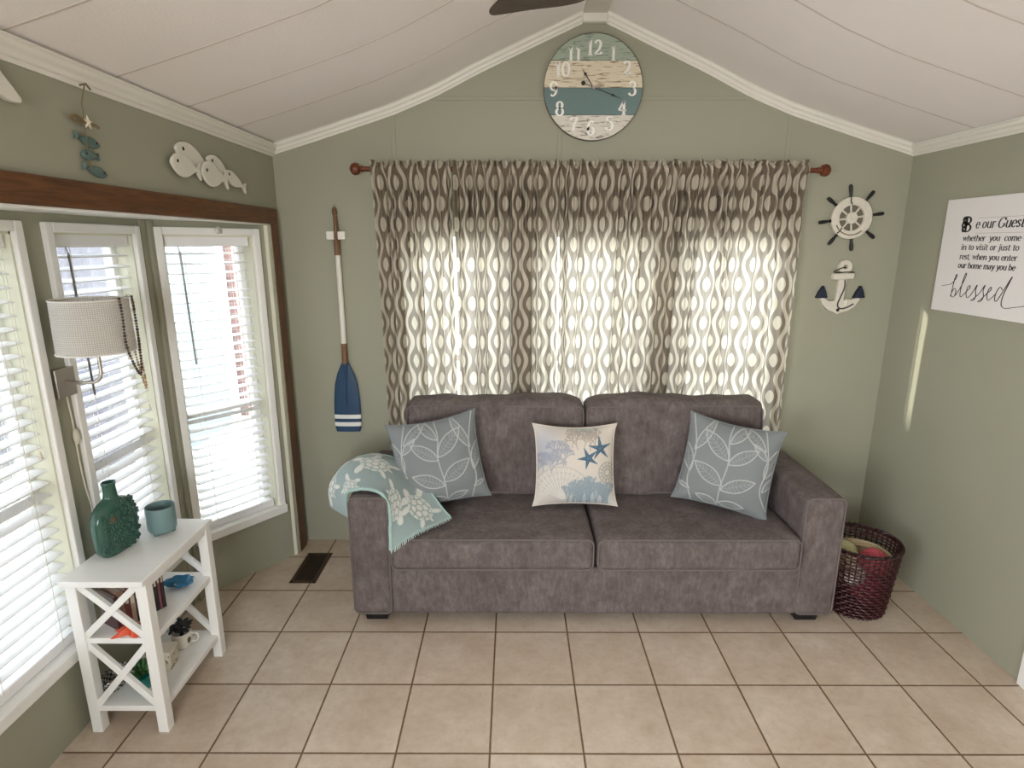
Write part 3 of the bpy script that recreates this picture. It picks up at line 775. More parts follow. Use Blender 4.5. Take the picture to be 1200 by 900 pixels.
def curtain_panel(label, xt0, xt1, xb0, xb1, zb, seed, dense=1.0):
    r = np.random.default_rng(seed); nu, nz = int(420*(xt1-xt0)/.6), 70
    S = np.linspace(0, 1, nu); W = xt1-xt0
    zs = np.concatenate([np.linspace(RZ+.042, RZ-.02, 14), np.linspace(RZ-.025, zb, nz-14)])
    nf = W/.105*dense; ng = W/.034
    ph = np.cumsum(.55+.9*r.random(nu)); ph = ph/ph[-1]
    ph = np.convolve(np.r_[np.linspace(-.05, 0, 20), ph, np.linspace(1, 1.05, 20)], np.ones(25)/25, 'same')[20:-20]
    big = np.sin(2*PI*nf*ph+r.random()*6)+.45*np.sin(2*PI*nf*2.1*ph+r.random()*6)
    gat = np.sin(2*PI*ng*(ph*.6+S*.4)+r.random()*6)
    vall = [(r.random(), r.uniform(.0022, .0042)/W, r.uniform(.022, .045), r.choice([.15, .25, .4, .8, 1.6])*r.uniform(.8, 1.3)) for _ in range(int(W/.030))]
    P = np.zeros((nu, len(zs), 3))
    for j, z in enumerate(zs):
        t = (RZ-z)/(RZ-zb); tt = np.clip(t, 0, 1)
        x = (xt0+(xb0-xt0)*tt**.7)*(1-S)+(xt1+(xb1-xt1)*tt**.7)*S
        w = sstep(.02, .45, t)
        g = gat*(1-sstep(.02, .42, t))*.013
        amp = .005+.014*w
        y = RY+.006+amp*big*w+g+.006*np.sin(S*5+seed+t*2)*w
        for c_, w_, d_, l_ in vall: y = y+d_*np.exp(-((S-c_)/w_)**2)*sstep(0, .03, t)*(1-sstep(l_*.5, l_, t))
        if z > RZ-.022:                                                 # sleeve wraps the front of the rod
            dz = (z-RZ)/.022
            y = RY-.016*math.sqrt(max(0, 1-min(1, abs(dz))**2))-.004+gat*.007
            if z > RZ+.020: y = RY-.003+gat*(.007+.020*(z-RZ-.018)/.02)+.006*np.sin(S*W*260)*(z-RZ-.018)/.02
        else:
            kk = 1-math.exp(-(RZ-.022-z)/.04); y = (RY-.006+gat*.009)*(1-kk)+y*kk
        P[:, j, 0] = x+.004*np.cos(2*PI*nf*ph)*w; P[:, j, 1] = np.minimum(y, YB-.022); P[:, j, 2] = z+(.007*gat+.005*np.sin(S*W*95+seed)+.004*np.sin(S*W*240))*sstep(RZ+.018, RZ+.042, z)
    L = np.r_[0, np.cumsum(np.linalg.norm(np.diff(P[:, -12, :2], axis=0), axis=1))]
    mb = MB(); mb.grid(P); nz_ = len(zs)
    for i in range(nu):
        for j in range(nz_): mb.uv[i*nz_+j] = (L[i]*1.0+seed*.37, P[i, j, 2])
    o = mb.build('curtain', M['curtain'], None, angle=180, fix=False)
    return tag(o, label, 'curtain', 'ogee patterned curtain panels on the rod')
curtain_panel('leftmost taupe and cream patterned curtain panel nearest the navy oar', -.728, -.318, -.700, -.312, .42, 1)
curtain_panel('taupe and cream patterned curtain panel behind the left back cushion', -.310, .230, -.304, .230, .42, 2)
curtain_panel('taupe and cream patterned curtain panel right of the cushion gap', .236, .786, .236, .748, .42, 3)
curtain_panel('rightmost taupe and cream patterned curtain panel nearest the wooden wheel', .792, 1.500, .756, 1.505, .42, 5)

# ------------------------------------------------------------------ pen lettering (vertical-stress strokes)
def arc(cx, cy, rx, ry, a0, a1, n=14):
    return [(cx+rx*math.cos(math.radians(a0+(a1-a0)*i/n)), cy+ry*math.sin(math.radians(a0+(a1-a0)*i/n))) for i in range(n+1)]
def glyphs():
    G = {}; s = lambda x, y, w=.75: [(x-w, y), (x+w, y)]
    G['a'] = (4.2, [arc(1.75, 1.6, 1.25, 1.6, 0, 360), [(3.1, 4.6), (3.1, .4), (3.7, 0)], arc(1.9, 3.6, 1.2, 1.3, 150, 0)[:]])
    G['b'] = (4.6, [[(.9, 7.4), (.9, 0)], s(.5, 7.4, .4), arc(2.4, 2.4, 1.5, 2.4, 0, 360)])
    G['c'] = (3.9, [arc(2.1, 2.5, 1.6, 2.5, 40, 320)])
    G['d'] = (4.8, [arc(2.1, 2.4, 1.5, 2.4, 0, 360), [(3.7, 7.4), (3.7, 0)], s(3.4, 7.4, .4), s(4.0, 0, .4)])
    G['e'] = (4.1, [arc(2.1, 2.5, 1.6, 2.5, 0, 320), [(.5, 2.6), (3.7, 2.6)]])
    G['h'] = (5.0, [[(1, 7.4), (1, 0)], s(1, 0), s(.6, 7.4, .4), arc(2.6, 3.2, 1.5, 1.8, 180, 0)+[(4.1, 0)], s(4.1, 0)])
    G['i'] = (2.2, [[(1.1, 5), (1.1, 0)], s(1.1, 0), s(.7, 5, .4), arc(1.1, 6.8, .3, .3, 0, 360, 8)])
    G['j'] = (2.2, [[(1.3, 5), (1.3, -1)]+arc(.5, -1, .8, 1, 0, -140, 6), s(.9, 5, .4), arc(1.3, 6.8, .3, .3, 0, 360, 8)])
    G['l'] = (2.2, [[(1.1, 7.4), (1.1, 0)], s(1.1, 0), s(.7, 7.4, .4)])
    G['m'] = (7.4, [[(1, 5), (1, 0)], s(1, 0), s(.6, 5, .4), arc(2.4, 3.2, 1.3, 1.8, 180, 0)+[(3.7, 0)], s(3.7, 0), arc(5.1, 3.2, 1.3, 1.8, 180, 0)+[(6.4, 0)], s(6.4, 0)])
    G['n'] = (5.0, [[(1, 5), (1, 0)], s(1, 0), s(.6, 5, .4), arc(2.6, 3.2, 1.5, 1.8, 180, 0)+[(4.1, 0)], s(4.1, 0)])
    G['o'] = (4.3, [arc(2.1, 2.5, 1.6, 2.5, 0, 360, 20)])
    G['r'] = (3.6, [[(1, 5), (1, 0)], s(1, 0), s(.6, 5, .4), arc(2.3, 3.3, 1.3, 1.7, 180, 40)])
    G['s'] = (3.5, [cr([(2.9, 4.1), (1.8, 5), (.7, 4), (1.7, 2.7), (2.9, 1.4), (1.7, 0), (.5, 1)], 5).tolist()])
    G['t'] = (3.0, [[(1.3, 6.6), (1.3, 1)]+arc(2.1, 1, .8, 1, 180, 320, 6), [(.4, 5), (2.5, 5)]])
    G['u'] = (5.0, [[(1, 5), (1, 1.8)]+arc(2.5, 1.8, 1.5, 1.8, 180, 360), [(4, 5), (4, 0)], s(.6, 5, .4), s(3.6, 5, .4), s(4.4, 0, .4)])
    G['v'] = (4.4, [[(.6, 5), (2.2, 0)], [(2.2, 0), (3.9, 5)], s(.6, 5), s(3.9, 5, .5)])
    G['w'] = (6.6, [[(.5, 5), (1.9, 0), (3.3, 5)], [(3.3, 5), (4.7, 0), (6.1, 5)], s(.5, 5), s(6.1, 5, .5)])
    G['y'] = (4.4, [[(.6, 5), (2.3, .2)], [(3.9, 5), (1.9, -1.6), (.9, -2.3), (.4, -1.7)], s(.6, 5), s(3.9, 5, .5)])
    G['G'] = (6.2, [arc(3.1, 3.6, 2.6, 3.7, 45, 330), [(5.3, 2.9), (5.3, .8)], s(5.1, 2.9), [(5.2, 7.1), (5.2, 5.3)]])
    G[','] = (1.8, [[(.9, .4), (.5, -1.2)]]); G[' '] = (2.6, [])
    G['1'] = (4.4, [[(2.3, 7), (2.3, 0)], s(2.3, 0, 1.3), [(.9, 5.9), (2.3, 7)]])
    G['2'] = (5.0, [arc(2.4, 5, 1.6, 2, 165, 0)+cr([(4, 5), (3.2, 3), (1.4, 1.1), (.6, .15)], 4).tolist()[1:], [(.6, .3), (4.2, .3)], [(4.2, .2), (4.4, 1.3)]])
    G['3'] = (5.0, [arc(2.3, 5.3, 1.6, 1.7, 160, -80)+arc(2.3, 1.9, 1.9, 1.9, 80, -160)])
    G['4'] = (5.2, [[(3.4, 7), (3.4, 0)], [(3.4, 7), (.4, 2.2)], [(.4, 2.2), (4.9, 2.2)], s(3.4, 0, 1.2)])
    G['5'] = (5.0, [[(1.1, 6.8), (1.0, 3.7)], [(1.1, 6.8), (4.2, 6.8)], arc(2.3, 2.2, 2.0, 2.2, 130, -160)])
    G['6'] = (5.0, [arc(2.4, 2.1, 1.8, 2.1, 0, 360), cr([(4, 6.3), (2.9, 7), (1.2, 5.6), (.6, 2.2)], 6).tolist()])
    G['7'] = (5.0, [[(.6, 6.8), (4.4, 6.8)], [(4.4, 6.8), (2.4, 3), (1.9, 0)], [(.6, 6.9), (.5, 5.4)]])
    G['8'] = (5.0, [arc(2.4, 5.3, 1.55, 1.7, 0, 360), arc(2.4, 1.85, 1.95, 1.85, 0, 360)])
    G['9'] = (5.0, [arc(2.4, 4.9, 1.8, 2.1, 0, 360), cr([(.8, .7), (1.9, 0), (3.6, 1.4), (4.2, 4.8)], 6).tolist()])
    G['0'] = (5.0, [arc(2.4, 3.5, 1.9, 3.5, 0, 360, 24)])
    return G
GL = glyphs()
def pen(mb, st, thick, thin, M3, d0, d1, taper=0):
    P = np.array(st, float); n = len(P); closed = np.allclose(P[0], P[-1]) and n > 4
    T = np.gradient(P, axis=0)
    if closed: T[0] = T[-1] = P[1]-P[-2]
    T /= np.linalg.norm(T, axis=1, keepdims=True)+1e-9
    w = (thin+(thick-thin)*np.abs(T[:, 1])**1.5)/2
    if taper: w = w*(.45+.55*np.sin(np.linspace(.15, PI-.15, n))**.5)
    N = np.stack([-T[:, 1], T[:, 0]], 1); L = P+N*w[:, None]; R = P-N*w[:, None]
    vs = []; fs = []
    for i in range(n):
        for q, d in ((L[i], d0), (R[i], d0), (R[i], d1), (L[i], d1)): vs.append(M3 @ Vector((q[0], q[1], d)))
    for i in range(n-1):
        a, b = i*4, i*4+4
        for k in range(4): fs.append((a+k, a+(k+1) % 4, b+(k+1) % 4, b+k))
    fs += [(0, 1, 2, 3), (n*4-1, n*4-2, n*4-3, n*4-4)]
    mb.add(vs, fs)
def twidth(s): return sum(GL[c][0] for c in s)
def text(mb, s, M3, d0, d1, thick, thin, shear=0, xs=1):
    x = 0
    for c in s:
        w, strokes = GL[c]
        for st in strokes:
            pen(mb, [((x+a)*xs+shear*b, b) for a, b in st], thick, thin, M3, d0, d1)
        x += w

# ------------------------------------------------------------------ wall clock
def plank_mat(name, base, dark, light, amt, sc=(3, 1, 26), seed=0, rough=.7):
    t = NT(name); v = t.n('ShaderNodeMapping', {'Vector': t.n('ShaderNodeTexCoord').outputs['Object'], 'Scale': sc, 'Location': (seed, seed, seed)}).outputs[0]
    n1 = t.n('ShaderNodeTexNoise', {'Vector': v, 'Scale': 5, 'Detail': 5, 'Roughness': .6, 'Distortion': .3}).outputs[0]
    n2 = t.n('ShaderNodeTexNoise', {'Vector': v, 'Scale': 14, 'Detail': 3, 'Roughness': .6}).outputs[0]
    c = t.mix(n2, lin(base), lin(light)); k = t.ramp(n1, [(amt, 0), (amt+.06, 1)]); k = t.math('MULTIPLY', k, .85)
    return t.done(t.pbsdf(t.mix(k, c, lin(dark)), rough, 0, t.bump(n1, .2, .002), .3))
CK = thing('wall_clock', 'large round clock of weathered plank bands with white numerals under the ridge', 'clock', (.401, YB, 2.522))
CR_ = .249; MC = Matrix(((1,0,0,.401),(0,0,-1,YB),(0,1,0,2.522),(0,0,0,1)))        # (a,b,d)-> x=a, z=b, towards room=d
bands = [(.125, CR_, plank_mat('grey_green_plank', '#97a493', '#66756b', '#adb8a8', .56, seed=1)), (.0, .125, plank_mat('cream_worn_plank', '#d8ccb2', '#8d7354', '#e3dac6', .545, seed=4)),
         (-.128, .0, simple('slate_teal_plank', '#697f7f', .65, var=.05, scale=40)), (-CR_, -.128, plank_mat('white_worn_plank', '#d2cdc2', '#6f6257', '#dedad1', .545, seed=9))]
for a, b, mt in bands:
    a_ = a+.0008; b_ = b-.0008
    def xx(z): return math.sqrt(max(0, CR_**2-z*z))
    zs = np.linspace(a_, b_, 24); poly = [(xx(z), z) for z in zs]+[(-xx(z), z) for z in reversed(zs)]
    m = MB(); m.prism(poly, .006, .022, MC); m.build('plank', mt, CK, bevel=.001, smooth=False)
m = MB(); pr = [(CR_-.001, 0), (CR_+.002, 0), (CR_+.002, .0235), (CR_-.001, .0235)]
P = np.array([[tuple(MC @ Vector((r_*math.cos(t), r_*math.sin(t), d))) for r_, d in pr+[pr[0]]] for t in np.linspace(0, 2*PI, 97)]); m.grid(P); m.build('rim', simple('dark_clock_rim', '#5c564a', .6), CK)
m = MB(); m.prism([(.2*math.cos(t), .2*math.sin(t)) for t in np.linspace(0, 2*PI, 33)[:-1]], .0, .007, MC); m.build('backing', M['black'], CK)
M['numeral'] = simple('white_numeral_paint', '#f3f2ec', .5)
for s_, cx, cz in (('12', .0, .183), ('11', -.098, .155), ('1', .095, .158), ('10', -.158, .084), ('2', .166, .090), ('9', -.199, -.006), ('3', .198, -.004), ('8', -.167, -.098), ('4', .152, -.094), ('7', -.092, -.170), ('5', .088, -.168), ('6', -.006, -.190)):
    k = .0092; w = twidth(s_)*k*.92; m = MB()
    text(m, s_, MC @ Matrix.Translation((cx-w/2, cz-3.5*k, 0)) @ Matrix.Diagonal((k*.92, k, 1, 1)), .0215, .0235, 1.55, .62); m.build('numeral', M['numeral'], CK, smooth=False)
def hand(ang, L, tail, w, nm, d):
    Mh = MC @ Matrix.Rotation(ang, 4, 'Z'); m = MB()
    m.prism([(-tail, -w*.4), (L*.62, -w*.45), (L*.66, -w*1.6), (L*.78, -w*.5), (L, 0), (L*.78, w*.5), (L*.66, w*1.6), (L*.62, w*.45), (-tail, w*.4)], d, d+.0015, Mh)
    if tail > .03: m.prism([(-tail+.011*math.cos(t), .011*math.sin(t)) for t in np.linspace(0, 2*PI, 17)[:-1]], d, d+.0015, Mh)
    m.build(nm, M['black'], CK, smooth=False)
hand(math.atan2(.36, -.25), .108, .012, .0048, 'hour_hand', .027); hand(math.atan2(-.215, .58), .155, .055, .0036, 'minute_hand', .030)
m = MB(); m.prism([(.008*math.cos(t), .008*math.sin(t)) for t in np.linspace(0, 2*PI, 21)[:-1]], .022, .034, MC); m.build('centre_cap', M['nickel'], CK)

# ------------------------------------------------------------------ oar
OR = thing('oar', 'small decorative oar with navy striped blade hanging left of the curtain', 'oar', (-.95, YB-.02, .70))
MO = Matrix(((1,0,0,0),(0,0,-1,YB),(0,1,0,0),(0,0,0,1)))
def oarx(z): return -.9545+(.008)*math.sin((z-.7)*2.2)
def rodseg(z0, z1, r0, r1, mt, nm, n=8):
    m = MB(); zz = np.linspace(z0, z1, n); m.tube([(oarx(z), YB-.021, z) for z in zz], list(np.linspace(r0, r1, n)), 12); return m.build(nm, mt, OR)
rodseg(1.215, 1.695, .0155, .014, simple('white_oar_paint', '#dedcd2', .55, var=.04), 'shaft'); rodseg(1.695, 1.775, .016, .018, M['oarwood'], 'collar'); rodseg(1.095, 1.215, .017, .0155, M['oarwood'], 'neck'); rodseg(1.765, 1.90, .010, .009, M['oarwood'], 'handle')
m = MB(); m.lathe([(0, 0), (.010, .003), (.013, .015), (.012, .034), (.006, .044), (0, .046)], c=(oarx(1.9), YB-.021, 1.90), n=14); m.build('knob', M['oarwood'], OR)
m = MB()
for sx in (-1, 1): m.box((oarx(1.8)+sx*.030-.020, YB-.036, 1.777), (oarx(1.8)+sx*.030+.020, YB-.001, 1.820))
m.build('grip_block', simple('white_grip_block', '#e6e4dc', .5), OR, bevel=.004)
m = MB(); m.tube([(oarx(1.8)-.014, YB-.012, 1.8), (oarx(1.85)-.010, YB-.010, 1.87), (oarx(1.9), YB-.008, 1.958), (oarx(1.85)+.010, YB-.010, 1.87), (oarx(1.8)+.014, YB-.012, 1.8)], .0022, 6)
m.build('hanging_rope', M['string'], OR)
def blade_w(z): return float(np.interp(z, [.700, .712, .76, .82, .90, .98, 1.04, 1.08, 1.105], [.066, .074, .076, .0755, .073, .064, .048, .030, .020]))
def blade_part(z0, z1, off, mt, nm):
    m = MB(); zz = np.linspace(z0, z1, 14); rows = []
    for z in zz:
        w = blade_w(z)+off; cx = oarx(z); rows.append([(cx+w*math.cos(t), YB-.020-(.0075+off)*math.sin(t)*(1 if abs(math.cos(t)) < .98 else 1), z) for t in np.linspace(0, 2*PI, 25)[:-1]])
    P = np.array(rows); m.grid(np.concatenate([P, P[:, :1]], 1)); n_ = 25
    m.f += [tuple(range(n_-2, -1, -1)), tuple((len(zz)-1)*n_+k for k in range(n_-1))]; m.mi += [0, 0]
    return m.build(nm, mt, OR, angle=60)
bl = blade_part(.700, 1.105, 0, M['navy'], 'blade')
for z0, z1 in ((.733, .757), (.778, .802)): blade_part(z0, z1, .0010, simple('white_stripe_paint', '#e8e8e2', .5), 'stripe')
m = MB(); m.tube([(oarx(z), YB-.0275, z) for z in np.linspace(.86, 1.10, 8)], [.002, .003, .004, .005, .007, .010, .013, .016], 8); m.build('spine', M['navy'], OR)

# ------------------------------------------------------------------ ship wheel and anchor
WW = simple('distressed_white_paint', '#d5d0c2', .7, var=.14, scale=40, bump=.2)
WH = thing('ship_wheel_ornament', 'white ship wheel ornament with black handles above the anchor', 'wall ornament', (1.790, YB, 1.888))
MW = Matrix(((1,0,0,1.790),(0,0,-1,YB),(0,1,0,1.888),(0,0,0,1)))
def ring(mb, r0, r1, d0, d1, M4, n=48):
    pr = [(r0, d0), (r1, d0), (r1, d1), (r0, d1), (r0, d0)]
    P = np.array([[tuple(M4 @ Vector((r_*math.cos(t), r_*math.sin(t), d))) for r_, d in pr] for t in np.linspace(0, 2*PI, n+1)]); mb.grid(P)
m = MB(); ring(m, .066, .108, .008, .026, MW); m.build('wheel_ring', WW, WH, bevel=.003)
m = MB(); m.prism([(.030*math.cos(t), .030*math.sin(t)) for t in np.linspace(0, 2*PI, 25)[:-1]], .008, .028, MW); m.build('hub', WW, WH, bevel=.003)
m = MB(); m.prism([(.068*math.cos(t), .068*math.sin(t)) for t in np.linspace(0, 2*PI, 33)[:-1]], .004, .010, MW); m.build('wheel_back', simple('grey_brown_net_backing', '#6f695d', .8, var=.3, scale=90), WH)
for k in range(8):
    a = math.radians(8+45*k); c, s_ = math.cos(a), math.sin(a)
    m = MB(); m.tube([tuple(MW @ Vector((r_*c, r_*s_, .016))) for r_ in (.028, .068)], .0052, 8); m.build('spoke', WW, WH)
    m = MB(); rr = [(.104, .009), (.112, .009), (.114, .006), (.122, .0065), (.145, .0095), (.162, .0095), (.170, .007), (.172, .002)]
    m.tube([tuple(MW @ Vector((r_*c, r_*s_, .016))) for r_, _ in rr], [q for _, q in rr], 10); m.build('handle', M['black'], WH)
def starfish(mb, M4, R, h, n=5, a0=PI/2, sharp=.42):
    vs = [M4 @ Vector((0, 0, h))]; N = n*2
    for k in range(N):
        a = a0+k*PI/n; r_ = R if k % 2 == 0 else R*sharp; vs.append(M4 @ Vector((r_*math.cos(a), r_*math.sin(a), h*.15)))
    for k in range(N):
        a = a0+k*PI/n; r_ = R if k % 2 == 0 else R*sharp; vs.append(M4 @ Vector((r_*.97*math.cos(a), r_*.97*math.sin(a), -h*.15)))
    fs = [(0, 1+k, 1+(k+1) % N) for k in range(N)]+[(1+k, 1+N+k, 1+N+(k+1) % N, 1+(k+1) % N) for k in range(N)]+[tuple(1+N+k for k in range(N-1, -1, -1))]
    mb.add(vs, fs)
m = MB(); m.ell(tuple(MW @ Vector((.068, -.062, .030))), (.012, .008, .010)); m.build('shell', simple('pale_shell', '#d9d4c6', .5), WH)
m = MB(); m.tube([tuple(MW @ Vector((.087*math.cos(t), .087*math.sin(t), .0275+.0015*math.sin(t*9)))) for t in np.linspace(math.radians(205), math.radians(320), 20)], .0028, 6); m.build('rope', M['string'], WH)
for ang in (100, 228): 
    m = MB(); m.tube([tuple(MW @ Vector((r_*math.cos(math.radians(ang+q)), r_*math.sin(math.radians(ang+q)), .0275))) for r_, q in ((.070, -3), (.085, 2), (.106, 0))], .003, 6); m.build('knot_line', M['black'], WH)

AN = thing('anchor_ornament', 'white wooden anchor ornament with navy tips and rope below the ship wheel', 'wall ornament', (1.787, YB, 1.42))
MA = Matrix(((1,0,0,1.783),(0,0,-1,YB),(0,1,0,1.400),(0,0,0,1)))
m = MB(); ring(m, .012, .036, -.001, .026, MA @ Matrix.Translation((.008, .234, 0)), 32); m.build('ring', WW, AN, bevel=.002)
m = MB(); m.prism([(-.055, .166), (.058, .170), (.060, .202), (-.053, .198)], -.001, .030, MA); m.build('stock', WW, AN, bevel=.004)
m = MB(); m.prism([(-.018, .168), (.026, .168), (.020, .06), (.062, .058), (.098, .072), (.112, .060), (.085, .020), (.050, -.004), (.012, -.014), (-.005, -.022), (-.020, -.014), (-.056, .000), (-.090, .030), (-.108, .066), (-.096, .074), (-.060, .050), (-.026, .052)], -.001, .024, MA); m.build('shank', WW, AN, bevel=.003)
for sx, x, z in ((-1, -.100, .088), (1, .104, .088)):
    m = MB(); m.prism([(x-.030, z-.022), (x+.030, z-.020), (x+.020, z+.012), (x+.004, z+.046), (x-.014, z+.016)], -.001, .028, MA); m.build('fluke', M['dnavy'], AN, bevel=.003)
m = MB(); m.tube([tuple(MA @ Vector((*p, .0275))) for p in cr([(.008, .232), (-.02, .226), (-.05, .212), (-.045, .205), (.03, .207), (.055, .205)], 6)], .0032, 6); m.tube([tuple(MA @ Vector((*p, .0268))) for p in cr([(.012, .165), (.014, .12), (-.002, .07), (-.012, .03), (.006, .010), (.04, .016), (.075, .036)], 8)], .0034, 6); m.build('rope', M['black'], AN)
m = MB(); starfish(m, MA @ Matrix.Translation((.034, .042, .026)), .024, .008); m.build('starfish', simple('pale_starfish', '#e0dacb', .8), AN)
m = MB(); m.ell(tuple(MA @ Vector((-.006, .002, .025))), (.009, .004, .009)); m.build('bolt', M['black'], AN)

# ------------------------------------------------------------------ sign on the right wall
SG = thing('wall_sign', 'white board sign with black greeting lettering on the right wall', 'sign', (XR, 2.61, 1.70))
MS = Matrix(((0,0,-1,XR),(-1,0,0,2.905),(0,1,0,1.442),(0,0,0,1)))        # a: towards the camera from the left edge, b: up, d: off the wall
m = MB(); m.prism([(0, 0), (.590, 0), (.590, .515), (0, .515)], .002, .022, MS); m.build('board', simple('white_sign_board', '#e2e0df', .55, var=.015), SG, bevel=.002)
M['ink'] = simple('black_ink', '#242326', .7)
def sline(s_, a0, a1, b, k, thick, thin, shear=0, nm='lettering'):
    w = twidth(s_); xs = (a1-a0)/k/w; m = MB()
    text(m, s_, MS @ Matrix.Translation((a0, b, 0)) @ Matrix.Diagonal((k, k, 1, 1)), .0218, .0228, thick, thin, shear, xs); return m.build(nm, M['ink'], SG, smooth=False)
B0 = 1.442
sline('e our', .197, .306, 1.823-B0, .0052, 1.2, .42, .12); sline('Guest', .318, .452, 1.823-B0, .0056, 1.3, .42, .22)
for s_, b in (('whether  you  come', 1.768), ('in to visit or just to', 1.729), ('rest, when you enter', 1.687), ('our home may you be', 1.648)):
    sline(s_, .133, .451, b-B0, .0034, 1.35, .55, .10)
m = MB(); k = .0088; MB_ = MS @ Matrix.Translation((.118, 1.808-B0, 0)) @ Matrix.Diagonal((k, k, 1, 1))
for st in ([(2.6, 7.6), (2.6, .3)], arc(2.6, 5.7, 2.6, 1.9, 95, -90), arc(2.6, 2.0, 3.1, 2.0, 90, -95), [(1.2, 7.6), (3, 7.6)], [(1.2, .2), (3, .2)], arc(1.1, 6.2, .9, 1.0, 60, 330), arc(.9, 3.4, 1.0, .9, 0, 300), arc(1.2, 1.3, .8, .8, 40, 330), arc(3.1, 4.0, .8, .6, 0, 360)): pen(m, st, 1.25, .5, MB_, .0218, .0228)
for cx, cz in ((.6, 7.0), (.3, 4.6), (1.5, 4.6), (.5, 2.2), (1.6, 6.6), (1.7, 2.6), (.9, .5)): pen(m, arc(cx, cz, .35, .35, 0, 360, 10), .75, .7, MB_, .0218, .0228)
m.build('initial_letter', M['ink'], SG, smooth=False)
m = MB()
for b in (1.866, 1.801):
    m.prism([(.205, b-B0), (.455, b-B0), (.455, b-B0+.0011), (.205, b-B0+.0011)], .0218, .0225, MS)
m.build('ruled_line', simple('grey_ink', '#8b8a8a', .7), SG, smooth=False)
m = MB(); q = np.array
scr = [[(.050, 1.560), (.085, 1.566), (.113, 1.574), (.135, 1.60), (.135, 1.618), (.127, 1.595), (.121, 1.535), (.118, 1.514), (.121, 1.530), (.134, 1.552), (.146, 1.545), (.145, 1.522), (.130, 1.512), (.121, 1.520)],
       [(.150, 1.522), (.172, 1.56), (.192, 1.61), (.191, 1.626), (.181, 1.60), (.175, 1.545), (.180, 1.518), (.195, 1.527), (.215, 1.548), (.228, 1.560), (.226, 1.572), (.215, 1.562), (.212, 1.535), (.222, 1.517), (.238, 1.528), (.256, 1.556), (.268, 1.578), (.264, 1.555), (.270, 1.530), (.262, 1.510), (.246, 1.508), (.262, 1.518), (.290, 1.545), (.312, 1.580), (.307, 1.555), (.314, 1.530), (.305, 1.510), (.288, 1.506), (.306, 1.520), (.330, 1.545), (.348, 1.562), (.346, 1.574), (.335, 1.560), (.332, 1.535), (.342, 1.517), (.360, 1.530), (.378, 1.548)],
       [(.408, 1.566), (.394, 1.577), (.380, 1.556), (.376, 1.528), (.386, 1.516), (.402, 1.540), (.420, 1.575), (.445, 1.622), (.437, 1.600), (.418, 1.545), (.416, 1.505), (.438, 1.492), (.480, 1.500), (.530, 1.510)]]
for st in scr: pen(m, cr([(a, b-B0) for a, b in st], 7).tolist(), .0042, .0021, MS, .0218, .0228)
m.build('script_lettering', M['ink'], SG, smooth=False)

# ------------------------------------------------------------------ left wall decor (plane x = XL, a runs towards +y, seen from the room)
def ML(y, z): return Matrix(((0,0,1,XL),(1,0,0,y),(0,1,0,z),(0,0,0,1)))
def fish_body(L, H, n=22):
    t = np.linspace(0, 1, n); up = [(L*(a-.5), H*.5*math.sin(PI*a**.82)**.85) for a in t]; return up
def fish_poly(L, H, flip=1):
    body = fish_body(L*.86, H); x1 = L*.4
    top = [(x-L*.06, z) for x, z in body][:-2]; bot = [(x, -z) for x, z in reversed(top)]
    tail = [(x1-.02*L, H*.10), (x1+L*.14, H*.42), (x1+L*.10, 0), (x1+L*.14, -H*.42), (x1-.02*L, -H*.10)]
    return [(flip*x, z) for x, z in top+tail+bot[:-1]]
def fish(name, label, y, z, L, H, ang, mat, flip, d0, th, eye=True, parent=None, group=None):
    M4 = ML(y, z) @ Matrix.Rotation(math.radians(ang), 4, 'X' if False else 'Z')
    t = parent if parent else thing(name, label, 'fish ornament', (XL, y, z), group=group)
    m = MB(); m.prism(fish_poly(L, H, flip), d0, d0+th, M4); b = m.build('fish', mat, t, bevel=th*.3, seg=3, angle=30)
    if eye:
        m = MB(); e = M4 @ Vector((-flip*L*.30, H*.10, d0+th)); m.ell(tuple(e), (.003, L*.026+.001, L*.026+.001), 10, 8); m.build('eye', M['black'], b)
    return t
FS = thing('fish_school_plaque', 'white wooden school of fish ornament on the left wall near the corner', 'wall ornament', (XL, 2.52, 2.07))
WF = simple('chalky_white_fish_paint', '#dcd9cd', .7, var=.06, scale=30, bump=.15)
for y, z, L, H, a, d in ((2.335, 2.040, .200, .084, -4, .016), (2.425, 2.085, .25, .086, -9, .001), (2.545, 2.030, .215, .096, -4, .018), (2.625, 2.068, .21, .078, -14, .002), (2.745, 2.030, .20, .060, -14, .010)):
    fish('', '', y, z, L, H, a, WF, 1, d, .012, True, FS)
FM = thing('fish_garland', 'string of three small teal wooden fish with starfish hanging from crown moulding', 'wall ornament', (XL, 1.83, 1.97))
TL = simple('worn_teal_fish_paint', '#566b66', .75, var=.2, scale=50)
m = MB(); m.tube([(XL+.030, 1.828, 2.200), (XL+.014, 1.827, 2.15), (XL+.012, 1.825, 1.965)], .0018, 6); m.tube([(XL+.030, 1.808, 2.194), (XL+.034, 1.828, 2.202), (XL+.030, 1.850, 2.192)], .003, 6); m.build('cord', M['string'], FM)
m = MB(); starfish(m, ML(1.838, 2.101) @ Matrix.Translation((0, 0, .016)), .020, .007); m.build('starfish', simple('bleached_starfish', '#d8d0bd', .8), FM)
m = MB(); m.tube([(XL+.014, y_, z_) for y_, z_ in cr([(1.828, 2.101), (1.795, 2.112), (1.775, 2.106), (1.795, 2.097), (1.828, 2.099), (1.868, 2.098), (1.885, 2.094)], 5)], .0045, 6); m.build('bow', M['string'], FM)
for y, z, f, L in ((1.836, 2.050, -1, .098), (1.836, 2.010, 1, .070), (1.850, 1.968, -1, .098)):
    fish('', '', y, z, L, .030, -10 if f < 0 else 0, TL, f, .002, .012, True, FM)
ST = thing('starfish_ornament', 'white starfish ornament reaching in from the left edge on the left wall', 'wall ornament', (XL, 1.49, 2.14))
m = MB()
